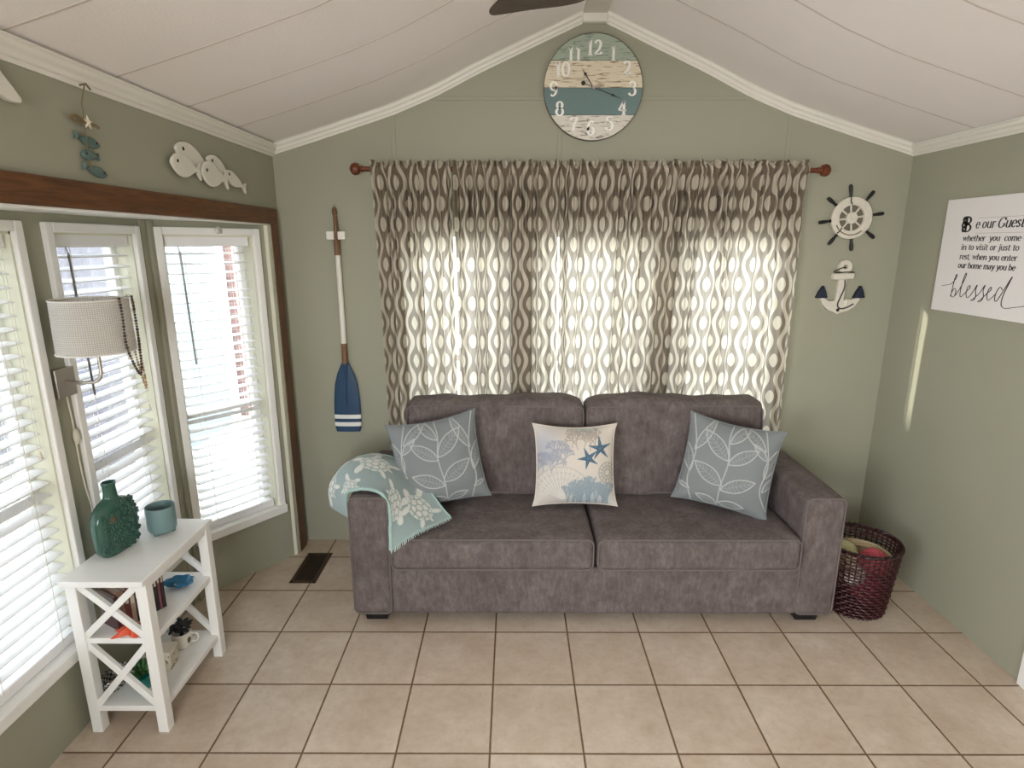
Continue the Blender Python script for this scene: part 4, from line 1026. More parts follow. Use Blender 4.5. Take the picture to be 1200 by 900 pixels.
M4 = ML(1.470, 2.165) @ Matrix.Translation((0, 0, .006))
pl = []
for k in range(5):
    a = math.radians(-24+72*k)
    for da, r_ in ((-.42, .062), (-.16, .118), (-.05, .143), (0, .147), (.05, .143), (.16, .118)): pl.append((r_*math.cos(a+da), r_*math.sin(a+da)))
m.prism(pl, -.008, .012, M4); m.build('starfish_body', WF, ST, bevel=.004, seg=3)

# ------------------------------------------------------------------ wall sconce on the mullion
LY, LXc = 2.008, -1.452
LP = thing('wall_sconce', 'brushed nickel swing arm sconce with white diamond textured drum shade between windows', 'lamp', (BX, LY, 1.28))
m = MB(); m.box((BX-.002, LY-.045, 1.228), (BX+.020, LY+.045, 1.332)); m.build('backplate', M['nickel'], LP, bevel=.003)
m = MB(); m.tube(cr([(BX+.018, LY, 1.281), (LXc-.07, LY-.004, 1.279), (LXc-.02, LY-.004, 1.284), (LXc-.002, LY-.002, 1.305), (LXc, LY, 1.34), (LXc, LY, 1.47)], 8), .0062, 10); m.build('arm', M['nickel'], LP)
def shade_mat():
    t = NT('white_diamond_shade'); P = t.n('ShaderNodeTexCoord').outputs['UV']; sp = t.n('ShaderNodeSeparateXYZ', {0: P})
    a = t.math('SINE', t.math('MULTIPLY', t.math('ADD', sp.outputs[0], sp.outputs[1]), 2*PI*72)); b = t.math('SINE', t.math('MULTIPLY', t.math('SUBTRACT', sp.outputs[0], sp.outputs[1]), 2*PI*72))
    h = t.math('MULTIPLY', a, b); n_ = t.bump(h, .6, .004)
    c = t.mix(t.math('ADD', t.math('MULTIPLY', h, .5), .5, clamp=True), lin('#c4beb5'), lin('#ece8e2'))
    d = t.n('ShaderNodeBsdfDiffuse', {'Color': c, 'Normal': n_}).outputs[0]; tr = t.n('ShaderNodeBsdfTranslucent', {'Color': c}).outputs[0]
    return t.done(t.n('ShaderNodeMixShader', {0: .22, 1: d, 2: tr}).outputs[0])
SR, SZ0, SZ1 = .118, 1.392, 1.572
m = MB(); nn = 64; zz = np.linspace(SZ0, SZ1, 12)
P = np.array([[(LXc+(SR-(z-SZ0)*.02)*math.cos(t), LY+(SR-(z-SZ0)*.02)*math.sin(t), z) for z in zz] for t in np.linspace(0, 2*PI, nn+1)]); m.grid(P)
for i in range(nn+1):
    for j in range(12): m.uv[i*12+j] = (i/nn*.74, zz[j])
sh = m.build('lamp_shade', shade_mat(), LP, angle=180, fix=False)
for z in (SZ0, SZ1):
    m = MB(); r_ = SR-(z-SZ0)*.02+.0008; m.tube([(LXc+r_*math.cos(t), LY+r_*math.sin(t), z) for t in np.linspace(0, 2*PI, 49)[:-1]], .0022, 6, True)
    m.build('shade_rim', simple('white_shade_rim', '#e5e1da', .6), sh)
m = MB()
for k in range(3):
    a = 2*PI*k/3; m.tube([(LXc, LY, 1.545), (LXc+(SR-.004)*math.cos(a), LY+(SR-.004)*math.sin(a), 1.562)], .0018, 6)
m.build('spider', M['nickel'], sh)
m = MB(); m.lathe([(.016, 1.44), (.016, 1.475), (.013, 1.478), (.014, 1.485), (.026, 1.505), (.029, 1.525), (.022, 1.545), (0, 1.552)], c=(LXc, LY, 0), n=20); m.build('bulb', simple('frosted_bulb', '#f0ede4', .3), LP)
m = MB(); m.tube(cr([(BX+.008, LY+.004, 1.23), (BX+.006, LY+.012, 1.12), (BX+.006, LY+.010, 1.05), (BX+.007, LY+.012, .92), (BX+.006, LY+.028, .80), (BX+.006, LY+.05, .70), (BX+.010, LY+.04, .55), (BX+.010, LY+.02, .34)], 8), .003, 7); m.build('power_cord', M['cord'], LP)
m = MB(); m.ell((BX+.012, LY+.010, 1.075), (.010, .012, .030)); m.build('inline_switch', M['cord'], LP)
# bead strands over the shade
def beads(label, ang0, ang1, drop0, drop1, rad, colours, name):
    t = thing(name, label, 'necklace', (LXc, LY, 1.40), group='bead necklaces on the sconce shade')
    o = []
    R1 = SR+.006
    a = (LXc+R1*math.cos(ang0), LY+R1*math.sin(ang0)); b = (LXc+R1*math.cos(ang1), LY+R1*math.sin(ang1)); zt = SZ1+.004
    ins0 = (LXc+(SR-.02)*math.cos(ang0), LY+(SR-.02)*math.sin(ang0)); 
    mid = ((a[0]+b[0])/2+.012*math.cos((ang0+ang1)/2), (a[1]+b[1])/2+.012*math.sin((ang0+ang1)/2))
    path = cr([(a[0], a[1], zt), (a[0]+.002, a[1], zt-.06), (a[0]+.002, a[1], drop0+.03), (mid[0], mid[1], drop1), (b[0]+.002, b[1], drop0+.03), (b[0]+.002, b[1], zt-.06), (b[0], b[1], zt)], 30)
    d = np.r_[0, np.cumsum(np.linalg.norm(np.diff(path, axis=0), axis=1))]; n_ = int(d[-1]/(rad*2.02)); r = random.Random(5)
    groups = {c: MB() for c in colours}
    for i in range(n_+1):
        s_ = i*rad*2.02; p = [np.interp(s_, d, path[:, k]) for k in range(3)]; c = colours[0] if r.random() < .7 else r.choice(colours); rr = rad*r.uniform(.8, 1.05)
        groups[c].ell(p, (rr, rr, rr), 8, 6)
    m = MB(); m.tube([tuple(p) for p in path[::4]], .0008, 4); m.tube(cr([(a[0], a[1], zt), ((a[0]+b[0])/2*.98+LXc*.02, (a[1]+b[1])/2, zt+.003), (b[0], b[1], zt)], 6), .0008, 4); m.build('thread', M['string'], t)
    for i, (c, g) in enumerate(groups.items()): 
        if g.v: g.build('beads', simple('bead_'+c[1:], c, .35), t)['kind'] = 'stuff'
beads('dark brown bead necklace hanging from the white sconce shade', math.radians(-12), math.radians(32), 1.375, 1.305, .0052, ['#3d2a22', '#5f4436', '#7a5b46'], 'bead_necklace')
beads('longer tan and amber bead necklace at the right of the sconce shade', math.radians(36), math.radians(62), 1.33, 1.235, .0048, ['#9a7c58', '#c4a67c', '#6b4b34'], 'bead_necklace')
# hook at the head of the angled window
HK = thing('suction_hook', 'clear suction hook stuck on the head casing of the angled window', 'hook', tuple(o3+ADIR*.25-ANRM*.02+Vector((0, 0, 1.815))))
hp = o3+ADIR*.25-ANRM*.020
m = MB(); Mh = Matrix.Translation((hp.x, hp.y, 1.818)) @ Matrix.Rotation(math.atan2(-ANRM.y, -ANRM.x), 4, 'Z') @ Matrix.Rotation(PI/2, 4, 'Y')
m.lathe([(.018, 0), (.016, .003), (.008, .007), (.006, .012), (0, .013)], M=Mh, n=20); m.build('suction_cup', simple('clear_rubber', '#cfcdc4', .15), HK)
m = MB(); m.tube([tuple(Mh @ Vector(p)) for p in ((0, 0, .010), (.008, 0, .014), (.014, 0, .020), (.012, .0, .028), (.004, 0, .030))], .0016, 6); m.build('wire_hook', M['nickel'], HK)

# ------------------------------------------------------------------ white side table with crossed ends
TX0, TX1, TY0, TY1, TZ = -1.562, -1.270, 1.780, 2.258, .632
TB = thing('side_table', 'white three tier side table with crossed ends in front of the bay window', 'side table', ((TX0+TX1)/2, (TY0+TY1)/2, 0))
m = MB(); m.box((TX0, TY0, TZ-.022), (TX1, TY1, TZ)); m.build('table_top', M['white_gloss'], TB, bevel=.003)
lw = .038; lx0, lx1, ly0, ly1 = TX0+.008, TX1-.002, TY0+.018, TY1-.015
for x in (lx0, lx1-lw):
    for y in (ly0, ly1-lw):
        m = MB(); m.box((x, y, 0), (x+lw, y+lw, TZ-.022)); m.build('leg', M['white_gloss'], TB, bevel=.002)
m = MB(); m.box((lx0+.004, ly0+lw*.5, TZ-.062), (lx0+.024, ly1-lw*.5, TZ-.022)); m.build('apron', M['white_gloss'], TB, bevel=.0015)
m = MB(); m.box((lx1-.024, ly0+lw*.5, TZ-.046), (lx1-.004, ly1-lw*.5, TZ-.022)); m.build('apron', M['white_gloss'], TB, bevel=.0015)
SH = (.372, .088)
for z in SH:
    m = MB(); m.box((lx0+.006, ly0+.006, z), (lx1-.006, ly1-.006, z+.022)); m.build('shelf', M['white_gloss'], TB, bevel=.002)
for y in (ly0+.006, ly1-.024):
    for z0, z1 in ((SH[0]+.022, TZ-.022), (SH[1]+.022, SH[0])):
        a, b = lx0+lw-.004, lx1-lw+.004
        m = MB(); m.bar((a, y+.009, z0+.004), (b, y+.009, z1-.004), .018, .024, (0, 0, 1)); m.build('cross_brace', M['white_gloss'], TB, bevel=.0015)
        m = MB(); m.bar((a, y+.0095, z1-.004), (b, y+.0095, z0+.004), .017, .024, (0, 0, 1)); m.build('cross_brace', M['white_gloss'], TB, bevel=.0015)

# green flask vase with moulded flowers
def glaze(name, c, rough=.18, var=.2, sc=30):
    return simple(name, c, rough, var=var, scale=sc, bump=.25, bscale=70)
VZ = thing('flask_vase', 'dark green flask vase with moulded flowers on the white side table', 'vase', (-1.492, 2.004, TZ), (0, 0, math.radians(-7)))
VG = glaze('dark_green_glaze', '#34594c'); VGr = simple('rust_flower_glaze', '#6b5234', .35, var=.3)
prof = [(0, .062, .024), (.004, .072, .029), (.03, .090, .034), (.075, .096, .037), (.115, .097, .038), (.150, .093, .036), (.182, .076, .033), (.200, .048, .031), (.210, .030, .025), (.220, .0245, .022), (.255, .0225, .0205), (.268, .026, .023), (.272, .0255, .0225)]
pc = cr(prof, 5)
def sq(t, p): c, s_ = math.cos(t), math.sin(t); return math.copysign(abs(c)**p, c), math.copysign(abs(s_)**p, s_)
rows = []
for z, a, b in pc:
    e = .78 if z < .2 else 1.0
    rows.append([(b*sq(t, e)[0], a*sq(t, e)[1], z) for t in np.linspace(0, 2*PI, 49)])
for z, k in ((.272, .8), (.25, .76), (.215, .7)): rows.append([(.0205*k*1.1*math.cos(t), .0225*k*1.1*math.sin(t), z) for t in np.linspace(0, 2*PI, 49)])
m = MB(); m.grid(np.array(rows)); m.f += [tuple(range(47, -1, -1)), tuple((len(rows)-1)*49+k for k in range(48))]; m.mi += [0, 0]
vb = m.build('vase_body', VG, VZ, local=True, angle=70)
r = random.Random(11); fl = MB(); n_ = 0; pts_ = []
for tr in range(2500):
    y_, z_ = r.uniform(-.082, .076), r.uniform(.010, .194)
    a = float(np.interp(z_, pc[:, 0], pc[:, 1])); b = float(np.interp(z_, pc[:, 0], pc[:, 2]))
    if abs(y_) > a*.96 or (z_ > .165 and y_ < -.02): continue
    R = r.uniform(.009, .015)
    if any(math.hypot(y_-p, z_-q) < (R+s_)*.78 for p, q, s_ in pts_): continue
    if len(pts_) > 95: break
    pts_.append((y_, z_, R)); x_ = b*max(0, 1-abs(y_/a)**2.56)**.39
    for k in range(6):
        t = 2*PI*k/6+r.random(); fl.ell((x_+.0005, y_+R*.6*math.cos(t), z_+R*.6*math.sin(t)), (.0042, R*.42, R*.42), 8, 6)
    fl.ell((x_+.003, y_, z_), (.004, R*.32, R*.32), 8, 6)
fl.build('flower_relief', VG, vb, local=True)
fl = MB()
for k in range(7):
    t = 2*PI*k/7; fl.ell((.034, -.043+.010*math.cos(t), .142+.010*math.sin(t)), (.005, .006, .006), 8, 6)
fl.ell((.037, -.043, .142), (.005, .006, .006), 8, 6); fl.build('rust_flower', VGr, vb, local=True, label='small rust brown moulded flower')

# teal footed pot
PT = thing('footed_pot', 'grey teal ceramic footed pot beside the green vase on the table', 'pot', (-1.405, 2.140, TZ))
m = MB(); m.lathe([(a*.83, b*.86) for a, b in [(0, .010), (.046, .010), (.058, .016), (.063, .028), (.065, .07), (.064, .130), (.0635, .133), (.060, .133), (.059, .128), (.059, .03), (.05, .022), (0, .021)]], n=48)
m.build('pot_body', glaze('grey_teal_glaze', '#6f8a8a', .35, .05), PT, local=True, angle=50)
for k in range(3):
    a = math.radians(20+120*k); m = MB(); m.lathe([(0, 0), (.008, 0), (.011, .012), (.011, .018)], c=(.036*math.cos(a), .036*math.sin(a), 0), n=14); m.build('foot', glaze('grey_teal_foot', '#67807f', .35, .05), PT, local=True)

# row of slim cases / books on the middle shelf
S1 = SH[0]+.022; S2 = SH[1]+.022
bk = [('#4a2a2c', .010, .135), ('#8c6a58', .015, .150), ('#6b2f30', .013, .145), ('#a58d78', .014, .132), ('#3a3d42', .012, .150), ('#8f9a98', .017, .160), ('#71807c', .022, .150), ('#2a2628', .010, .165), ('#7b4f55', .009, .178), ('#3b2b30', .010, .172)]
bl_ = ['slim dark red book at the near end of the shelf row', 'tan paperback second from the near end of the shelf row', 'maroon book third from the near end of the shelf row', 'beige book in the shelf row before the charcoal one', 'charcoal book in the middle of the shelf row', 'pale grey book beside the thick grey green one', 'thick grey green book in the far half of the shelf row', 'slim black book beside the thick grey green book', 'tall dusty pink slim book near the far end of the shelf row', 'dark plum book at the far end of the shelf row']
y = 1.868
for (c, w, h), lb in zip(bk, bl_):
    w *= 1.22
    q_ = y-1.868+w/2; B = thing('book', lb, 'book', (-1.424+.48*q_-.055*.877, 1.842+.877*q_+.055*.48, S1), (0, 0, -math.atan2(.48, .877)), 'books on the middle shelf of the side table')
    cv = simple('cover_'+c[1:], c, .45, var=.12, scale=50)
    m = MB(); m.box((-.055, -w/2, 0), (.055, -w/2+.0018, h)); m.box((-.055, w/2-.0018, 0), (.055, w/2, h)); m.box((.0525, -w/2, 0), (.055, w/2, h)); m.build('cover', cv, B, local=True, bevel=.0006)
    m = MB(); m.box((-.053, -w/2+.0019, .002), (.0523, w/2-.0019, h-.003)); m.build('pages', M['cord'], B, local=True, smooth=False)
    m = MB(); m.box((.0550, -w*.32, h*.62), (.0554, w*.32, h*.86)); m.build('spine_label', simple('spinelabel_'+c[1:], '#c9beb0', .6), B, local=True, smooth=False)
    y += w+.0016

# blue ceramic spoon rest
SP = thing('spoon_rest', 'glossy blue ceramic shell dish on the middle shelf beside the books', 'dish', (-1.352, 2.135, S1))
m = MB(); nr, na = 10, 40; P = np.zeros((na+1, nr*2, 3))
for i in range(na+1):
    t = 2*PI*i/na; w = .046*(1+.10*math.cos(8*t))*(1-.25*math.cos(t)); 
    for j in range(nr):
        f = j/(nr-1); P[i, j] = (w*f*math.cos(t)*1.15, w*f*math.sin(t)*.85, .006+.020*f**2.2); P[i, nr*2-1-j] = (w*f*math.cos(t)*1.13, w*f*math.sin(t)*.83, -.0+.016*f**2.2)
m.grid(P); m.build('dish_bowl', glaze('blue_glaze', '#1f6f97', .12, .2), SP, local=True, angle=70)
m = MB(); m.tube(cr([(-.03, -.01, .016), (-.06, -.022, .024), (-.088, -.036, .028)], 6), [.012]*2+[.011]*5+[.010]*4+[.008, .003], 10); m.build('dish_handle', glaze('blue_glaze_handle', '#1f6f97', .12, .2), SP, local=True)
# orange starfish dish
OS = thing('starfish_dish', 'orange starfish ornament lying on the near end of the middle shelf', 'ornament', (-1.375, 1.842, S1), (0, 0, .3))
m = MB(); nA, nR = 60, 8; P = np.zeros((nA+1, nR+1, 3))
for i in range(nA+1):
    t = 2*PI*i/nA; R = .034+.042*(0.5+.5*math.cos(5*t))**1.6
    for j in range(nR+1):
        f = j/nR; P[i, j] = (R*f*math.cos(t), R*f*math.sin(t)*.62, .002+.020*(1-f**1.6)*(1+.3*math.cos(5*t)))
m.grid(P); nv_ = len(m.v); m.f.append(tuple(i*(nR+1)+nR for i in range(nA))); m.mi.append(0)
m.build('starfish_body', simple('orange_coral_glaze', '#d8522a', .35, var=.15, scale=60, bump=.3), OS, local=True, angle=60)
# bottom shelf
def succulent(mb, c, R, n, h, seed):
    r = random.Random(seed)
    for k in range(n):
        a = k*2.4; q = R*(.25+.75*k/n); up = h*(1-.75*k/n)
        d = Vector((math.cos(a)*q, math.sin(a)*q, up)); p = Vector(c)
        mb.tube([p, p+d*.5+Vector((0, 0, up*.12)), p+d*.85+Vector((0, 0, up*.05)), p+d], [.004, .0065, .0045, .0006], 6)
TP_ = thing('potted_succulent', 'green succulent in a teal faceted pot on the lowest shelf', 'potted plant', (-1.405, 1.895, S2))
m = MB(); a5 = [2*PI*k/5+.3 for k in range(5)]
vs = [(.022*math.cos(a), .022*math.sin(a), 0) for a in a5]+[(.046*math.cos(a+.6), .046*math.sin(a+.6), .038) for a in a5]+[(.040*math.cos(a), .040*math.sin(a), .062) for a in a5]+[(.034*math.cos(a), .034*math.sin(a), .056) for a in a5]
fs = [tuple(range(4, -1, -1)), tuple(range(15, 20))]
for k in range(5):
    l = (k+1) % 5; fs += [(k, l, 5+k), (5+k, l, 5+l), (5+k, 5+l, 10+l), (5+k, 10+l, 10+k), (10+k, 10+l, 15+l, 15+k)]
m.add(vs, fs); m.build('faceted_pot', simple('teal_pot_glaze', '#14807c', .3, var=.06), TP_, local=True, smooth=False)
m = MB(); succulent(m, (0, 0, .054), .055, 26, .075, 3); m.build('succulent_leaves', simple('succulent_green', '#3f6b3d', .5, var=.25), TP_, local=True)
BXo = thing('decorative_box', 'small cream box with brown leaf print on the lowest shelf', 'box', (-1.405, 2.020, S2), (0, 0, math.radians(8)))
def print_mat():
    t = NT('cream_leaf_print'); n1 = t.noise(55, 4, .6); k = t.ramp(n1, [(.55, 0), (.60, 1)])
    return t.done(t.pbsdf(t.mix(k, lin('#cfc6b2'), lin('#6d5a3f')), .7))
m = MB(); m.box((-.045, -.036, 0), (.045, .036, .062)); m.build('box_body', print_mat(), BXo, local=True, bevel=.003)
m = MB(); m.box((-.047, -.038, .062), (.047, .038, .078)); m.build('box_lid', simple('cream_box_lid', '#d6cebd', .65), BXo, local=True, bevel=.003)
MG = thing('potted_plant', 'dark leaved plant in a white printed mug on the lowest shelf', 'potted plant', (-1.392, 2.135, S2))
m = MB(); m.lathe([(0, 0), (.028, 0), (.034, .004), (.037, .03), (.038, .066), (.036, .069), (.034, .066), (.033, .02), (0, .016)], n=32); mg = m.build('mug', print_mat() if False else simple('white_mug_glaze', '#d9d5cb', .3), MG, local=True, angle=50)
m = MB(); m.tube(cr([(.036, .010, .055), (.056, .014, .052), (.060, .015, .034), (.052, .014, .018), (.036, .010, .016)], 6), .0045, 8); m.build('mug_handle', simple('white_mug_handle', '#d9d5cb', .3), mg, local=True)
m = MB(); m.ell((.0355, -.008, .036), (.0035, .012, .014)); m.build('mug_print', simple('brown_mug_print', '#6a5d4c', .5, var=.3), mg, local=True)
m = MB(); r = random.Random(6)
for k in range(26):
    a = r.uniform(0, 2*PI); q = r.uniform(.01, .042); z = .068+r.uniform(.008, .044); Mx = Matrix.Translation((q*math.cos(a), q*math.sin(a), z)) @ Matrix.Rotation(a, 4, 'Z') @ Matrix.Rotation(r.uniform(-.6, .9), 4, 'Y')
    m.ell((0, 0, 0), (.015, .010, .003), 8, 6, M=Mx); m.v[-63:] = m.v[-63:]
m.build('leaves', simple('near_black_leaves', '#17161a', .5, var=.3), MG, local=True)
m = MB(); m.tube([(0, 0, .02), (.003, .002, .10)], .007, 6); m.build('stem', M['black'], MG, local=True)
BKt = thing('woven_tray', 'small black and white woven basket at the window side of the lowest shelf', 'basket', (-1.520, 1.905, S2))
t_ = NT('black_white_weave'); ck = t_.n('ShaderNodeTexChecker', {'Vector': t_.n('ShaderNodeTexCoord').outputs['Object'], 'Scale': 95.0, 'Color1': (.012, .012, .014, 1), 'Color2': (.5, .48, .44, 1)}).outputs[0]
wv = t_.done(t_.pbsdf(ck, .7))
m = MB()
for k in range(7):
    z = .006+k*.008; rr = .024+.002*k
    m.tube([(rr*math.cos(t), rr*1.6*math.sin(t), z) for t in np.linspace(0, 2*PI, 41)[:-1]], .0050, 6, True)
m.lathe([(0, .002), (.026, .002)], n=24, M=Matrix.Diagonal((1, 1.6, 1, 1))); m.build('woven_body', wv, BKt, local=True)

# ------------------------------------------------------------------ wicker basket with yarn by the sofa
BC = (1.690, 2.600)
BS = thing('wicker_basket', 'dark red-brown woven wicker basket on the floor beside the right sofa arm', 'basket', (*BC, 0))
WK = simple('dark_red_wicker', '#3d1217', .35, var=.35, scale=30); WD = simple('dark_wicker_rim', '#2a1012', .4, var=.3)
def br(z): return .138+.036*(z/.345)**.8
m = MB(); NS = 44
for k in range(21):
    z = .012+k*.0165
    if k % 1 == 0:
        pts = [((br(z)+.0038*(1 if (i+k) % 2 else -1))*math.cos(2*PI*i/NS), (br(z)+.0038*(1 if (i+k) % 2 else -1))*math.sin(2*PI*i/NS), z) for i in range(NS)]
        m.tube(cr(pts, 3, True), .0042, 6, True)
wk = m.build('weave', WK, BS, local=True)
m = MB()
for i in range(NS):
    a = 2*PI*i/NS; m.tube([(br(z)*math.cos(a), br(z)*math.sin(a), z) for z in np.linspace(.004, .350, 8)], .0034, 5)
m.build('stakes', WD, BS, local=True)
m = MB()
for k in range(2):
    pts = [((br(.35)+.006*math.cos(i*PI/2+k*PI))*math.cos(2*PI*i/88), (br(.35)+.006*math.cos(i*PI/2+k*PI))*math.sin(2*PI*i/88), .352+.006*math.sin(i*PI/2+k*PI)) for i in range(88)]; m.tube(pts, .006, 6, True)
m.build('rim', WD, BS, local=True)
m = MB(); m.lathe([(0, .004), (.136, .004), (.138, .010), (0, .012)], n=44); m.build('basket_base', WD, BS, local=True)
def yarn(name, label, c, pos, R, seed, cat='yarn', group=None):
    r = np.random.default_rng(seed); m = MB(); pos = np.array(pos)
    for b in range(7):
        ax = r.normal(size=3); ax /= np.linalg.norm(ax); u = np.cross(ax, [0.3, .2, .9]); u /= np.linalg.norm(u); v = np.cross(ax, u)
        for k in range(7):
            h = (k-3)/3*.62*R; rr = math.sqrt(R*R-h*h)
            m.tube([tuple(pos+ax*h+(u*math.cos(t)+v*math.sin(t))*rr) for t in np.linspace(0, 2*PI, 30)[:-1]], R*.085, 5, True)
    m.ell(tuple(pos), (R*.96,)*3, 20, 12)
    return tag(m.build(name, simple(name+'_'+c[1:], c, .95, var=.2, scale=120, bump=.3), None), label, cat, group)
yarn('yarn_ball', 'pink red ball of yarn on top inside the wicker basket', '#c0555f', (1.722, 2.530, .275), .060, 1, group='yarn in the wicker basket')
yarn('yarn_ball', 'cream green yarn bundle in the basket nearest the sofa arm', '#b9b68c', (1.615, 2.600, .282), .060, 2, group='yarn in the wicker basket')
yarn('yarn_ball', 'pale grey white yarn ball below the cream bundle in the basket', '#c9c5b6', (1.625, 2.520, .215), .050, 3, group='yarn in the wicker basket')
yarn('yarn_ball', 'crimson yarn ball low inside the basket showing through the weave', '#a33a48', (1.712, 2.530, .135), .068, 4, group='yarn in the wicker basket')
# folded cloth edge inside the basket
m = MB(); cc_ = cr([(1.60, 2.67, .315), (1.68, 2.66, .325), (1.76, 2.62, .322), (1.808, 2.57, .305), (1.818, 2.54, .285)], 8)
P = np.array([[tuple(p+np.array([0, 0, -h])+np.array([.004*math.sin(i*.8+h*40), .006*math.cos(i*.6), 0])) for h in np.linspace(0, .10, 8)] for i, p in enumerate(cc_)]); m.grid(P); m.grid(P+np.array([-.004, -.008, 0]))
for k in range(3): m.tube([tuple(p+np.array([-.003, -.004-.004*k, -.010*k+.002])) for p in cc_], .006, 6)
tag(m.build('knitted_cloth', simple('beige_knit', '#a89878', .95, var=.15, bump=.3, scale=90), None), 'beige knitted cloth folded round the back of the basket', 'cloth')

# ------------------------------------------------------------------ floor register
FV = thing('floor_vent', 'brown metal floor register set in the tiles by the oak casing', 'vent', (-1.124, 2.928, 0))
VB = simple('brown_register_metal', '#4a3826', .45, .3, var=.15)
m = MB(); x0, x1, y0, y1 = -.070, .070, -.154, .154
for a, b in (((x0, y0), (x1, y0+.020)), ((x0, y1-.020), (x1, y1)), ((x0, y0), (x0+.020, y1)), ((x1-.020, y0), (x1, y1))): m.box((*a, 0), (*b, .005))
m.build('vent_frame', VB, FV, local=True, bevel=.0015)
m = MB()
for k in range(24):
    y = y0+.024+k*(y1-y0-.048)/23; m.box((x0+.018, y-.0030, .0005), (x1-.018, y+.0030, .0036))
m.box((-.002, y0+.02, .0005), (.002, y1-.02, .0042)); m.build('louvres', simple('dark_register_louvre', '#35281b', .5, .3), FV, local=True)
m = MB(); m.box((x0+.018, y0+.018, .0002), (x1-.018, y1-.018, .0010)); m.build('duct_shade_sheet', simple('duct_shade_black', '#17120d', .8), FV, local=True)  # near-black sheet puts the shade inside the duct into colour

# ------------------------------------------------------------------ ceiling fan
FX, FY, FZ = .395, 1.070, 2.305
FN = thing('ceiling_fan', 'ceiling fan with dark brown blades hung from the ridge, one blade tip in view', 'ceiling fan', (FX, FY, FZ))
BR = simple('aged_bronze', '#3a2f28', .4, .6); BLD = wood_mat('dark_brown_blade', '#33281f', '#4d3d30', (3, 16, 16), .5)
m = MB(); m.lathe([(0, .02), (.05, .02), (.085, .04), (.095, .07), (.090, .11), (.05, .13), (.02, .135)], n=32); m.build('motor', BR, FN, local=True)
m = MB(); m.tube([(0, 0, .13), (0, 0, zc(XC)+CT-.02-FZ)], .011, 12); m.build('downrod', BR, FN, local=True)
m = MB(); m.lathe([(.02, -.06), (.055, -.035), (.065, 0)], c=(0, 0, zc(XC)+CT-.012-FZ), n=28); m.build('canopy', BR, FN, local=True)
for k in range(3):
    a = math.radians(118+120*k); R4 = Matrix.Rotation(a, 4, 'Z') @ Matrix.Translation((0, 0, .045)) @ Matrix.Rotation(math.radians(5), 4, 'X')
    pl = cr([(.16, -.035), (.35, -.060), (.56, -.070), (.64, -.052), (.73, .012), (.805, .060), (.822, .078), (.800, .094), (.70, .100), (.50, .095), (.30, .068), (.16, .035)], 4).tolist()
    m = MB(); m.prism(pl, -.004, .004, R4); b = m.build('blade', BLD, FN, local=True, bevel=.002)
    m = MB(); m.prism([(.08, -.012), (.17, -.022), (.24, -.030), (.24, .030), (.17, .022), (.08, .012)], .004, .009, R4); m.build('blade_iron', BR, b, local=True)

# ------------------------------------------------------------------ outdoors
def ground_mat():
    t = NT('pale_concrete_ground'); f = t.noise(3, 5); return t.done(t.pbsdf(t.mix(f, lin('#96928c'), lin('#a8a49d')), .9))
m = MB(); m.box((-14, -14, -.42), (14, 14, -.30)); struct(m, 'ground', ground_mat(), smooth=False)
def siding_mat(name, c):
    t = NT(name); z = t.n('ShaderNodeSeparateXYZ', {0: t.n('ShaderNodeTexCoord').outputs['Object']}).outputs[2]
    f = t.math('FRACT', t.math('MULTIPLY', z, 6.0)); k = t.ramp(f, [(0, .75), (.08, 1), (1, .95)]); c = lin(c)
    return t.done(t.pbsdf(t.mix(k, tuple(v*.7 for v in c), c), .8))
NH = thing('neighbour_house', 'pale blue sided house seen through the angled bay window blind', 'house', (-4.2, 5.95, -.3))
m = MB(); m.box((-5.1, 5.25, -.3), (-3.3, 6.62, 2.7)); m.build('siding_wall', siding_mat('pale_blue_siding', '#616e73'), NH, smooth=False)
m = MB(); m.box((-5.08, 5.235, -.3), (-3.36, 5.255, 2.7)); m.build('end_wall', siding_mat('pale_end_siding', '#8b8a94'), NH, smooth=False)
m = MB(); m.box((-3.36, 5.17, -.3), (-3.27, 5.30, 2.75)); m.build('corner_board', M['vinyl'], NH, bevel=.01)
m = MB(); m.box((-3.36, 6.56, -.3), (-3.27, 6.74, 2.75)); m.build('corner_board', M['vinyl'], NH, bevel=.01)
m = MB(); m.prism([(4.95, 2.7), (6.95, 2.7), (5.95, 3.4)], -5.3, -3.1, Matrix(((0,0,1,0),(1,0,0,0),(0,1,0,0),(0,0,0,1)))); m.build('roof', simple('grey_roof_shingle', '#8a8782', .9), NH, smooth=False)
NP = thing('brick_porch', 'pinkish brick porch pier seen at the right of the angled window', 'porch', (-3.5, 7.3, -.3))
t_ = NT('pink_brick'); bt = t_.n('ShaderNodeTexBrick', {'Vector': t_.n('ShaderNodeMapping', {'Vector': t_.n('ShaderNodeTexCoord').outputs['Object'], 'Rotation': (PI/2, 0, 0)}).outputs[0], 'Color1': (*lin('#7f6461'), 1), 'Color2': (*lin('#765a57'), 1), 'Mortar': (*lin('#8f8683'), 1), 'Scale': 4.0}).outputs[0]
m = MB(); m.box((-3.75, 6.90, -.3), (-3.25, 7.75, 2.5)); m.build('pier', t_.done(t_.pbsdf(bt, .9)), NP, smooth=False)
m = MB(); m.box((-3.80, 6.86, 2.5), (-3.20, 7.80, 2.62)); m.build('pier_cap', M['vinyl'], NP, bevel=.01)
FH = thing('white_house', 'bright white sided house beyond the near and middle bay windows', 'house', (-7.6, 3.7, -.3))
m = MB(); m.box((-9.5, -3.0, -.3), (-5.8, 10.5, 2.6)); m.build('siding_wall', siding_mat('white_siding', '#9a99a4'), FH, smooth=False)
m = MB(); m.prism([(-10.0, 2.6), (-5.45, 2.6), (-7.6, 4.5)], -3.4, 10.8, MY); m.build('roof', simple('light_roof_shingle', '#a29f9c', .9), FH, smooth=False)
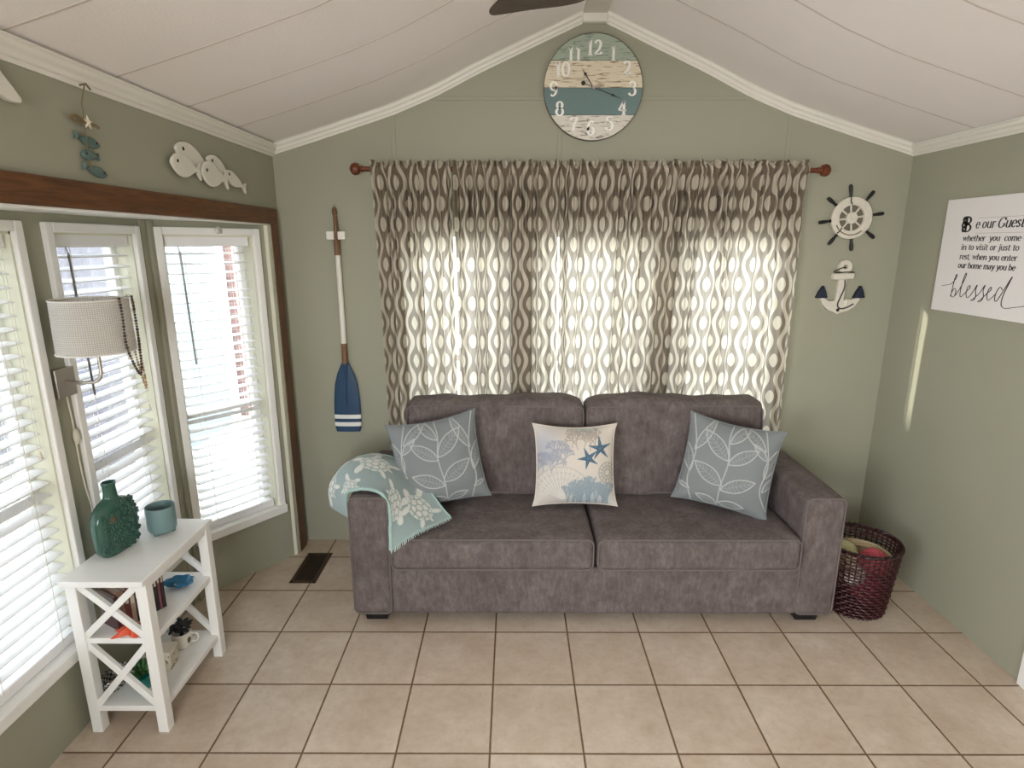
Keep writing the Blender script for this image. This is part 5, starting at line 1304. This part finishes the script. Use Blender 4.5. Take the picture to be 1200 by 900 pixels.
for y in (-1.5, 1.2):
    m = MB(); m.box((-5.81, y, .7), (-5.76, y+1.1, 2.0)); w_ = m.build('window', M['vinyl'], FH, bevel=.01)
    m = MB(); m.box((-5.77, y+.08, .78), (-5.745, y+1.02, 1.92)); m.build('window_glass', simple('dark_glass', '#5b6470', .1), w_)

# ------------------------------------------------------------------ light
W = bpy.data.worlds.new('sky'); SC.world = W; W.use_nodes = True; nt = W.node_tree; nt.nodes.clear()
o = nt.nodes.new('ShaderNodeOutputWorld'); bg = nt.nodes.new('ShaderNodeBackground'); nt.links.new(bg.outputs[0], o.inputs[0])
tc = nt.nodes.new('ShaderNodeTexCoord'); sx = nt.nodes.new('ShaderNodeSeparateXYZ'); rp = nt.nodes.new('ShaderNodeValToRGB')
nt.links.new(tc.outputs['Generated'], sx.inputs[0]); nt.links.new(sx.outputs[2], rp.inputs[0]); nt.links.new(rp.outputs[0], bg.inputs[0])
e = rp.color_ramp.elements; e[0].position = 0; e[0].color = (1, .99, .985, 1); e[1].position = .6; e[1].color = (.86, .92, 1.0, 1)
bg.inputs[1].default_value = SKY = 6.0
def area(name, loc, rot, sx, sy, power, color=(1, 1, 1), portal=False, spread=None):
    l = bpy.data.lights.new(name, 'AREA'); l.shape = 'RECTANGLE'; l.size = sx; l.size_y = sy; l.energy = power; l.color = color
    if portal: l.cycles.is_portal = True
    if spread: l.spread = spread
    ob = bpy.data.objects.new(name, l); ob.location = loc; ob.rotation_euler = rot; COL.objects.link(ob); return ob
area('rear_opening_portal', (XL+.97, YF-.14, 1.525), (PI/2, 0, 0), 1.44, 1.15, 1, portal=True)  # sampling portal for the added rear opening
area('bay_portal', (BX-.16, 1.9, 1.06), (0, -PI/2, 0), 1.6, 1.6, 1, portal=True)
cb = o3+ADIR*.21+ANRM*.14
area('angled_window_portal', (cb.x, cb.y, 1.06), (0, -PI/2, math.atan2(ADIR.y, ADIR.x)-PI/2), 1.6, .5, 1, portal=True)
area('back_window_portal', (.42, YB+.16, 1.22), (-PI/2, 0, 0), 2.1, 1.3, 1, portal=True)
# added area lamp outside the rear opening, fill from behind the camera
area('rear_fill_light', (XL+.97, YF-.12, 1.525), (PI/2, 0, 0), 1.4, 1.1, 14, (1, .99, 1))
area('left_rear_portal', (XL-.12, YF+1.8, 1.375), (0, -PI/2, 0), 1.25, 1.6, 1, portal=True)
area('left_rear_fill_light', (XL-.10, YF+1.8, 1.375), (0, -PI/2, 0), 1.2, 1.55, 11, (1, .99, 1))  # added lamp, brightens the right wall through an invented opening

sl = bpy.data.lights.new('sun', 'SUN'); sl.energy = 7.0; sl.angle = math.radians(.8); sl.color = (1, .93, .80)
so = bpy.data.objects.new('sun', sl); COL.objects.link(so); so.location = (-6, 6, 6)
so.rotation_euler = Vector((.93*.94, -.36*.94, -.33)).to_track_quat('-Z', 'Y').to_euler()
cam = bpy.data.cameras.new('camera'); co = bpy.data.objects.new('camera', cam); COL.objects.link(co)
cam.sensor_width = 36; cam.lens = 36*685.8/1200; cam.clip_start = .02
co.location = (0, 0, 1.7576); co.rotation_euler = (PI/2-.2359, 0, .0029)
SC.camera = co
SC.view_settings.view_transform = 'Standard'; SC.view_settings.look = 'None'; SC.view_settings.gamma = 1; SC.view_settings.use_curve_mapping = False
SC.view_settings.exposure = 1.24
SC.cycles.max_bounces = 8; SC.cycles.diffuse_bounces = 5; SC.cycles.transparent_max_bounces = 12; SC.cycles.transmission_bounces = 4; SC.cycles.caustics_reflective = False; SC.cycles.caustics_refractive = False
SC.cycles.use_denoising = True; SC.cycles.sample_clamp_indirect = 6
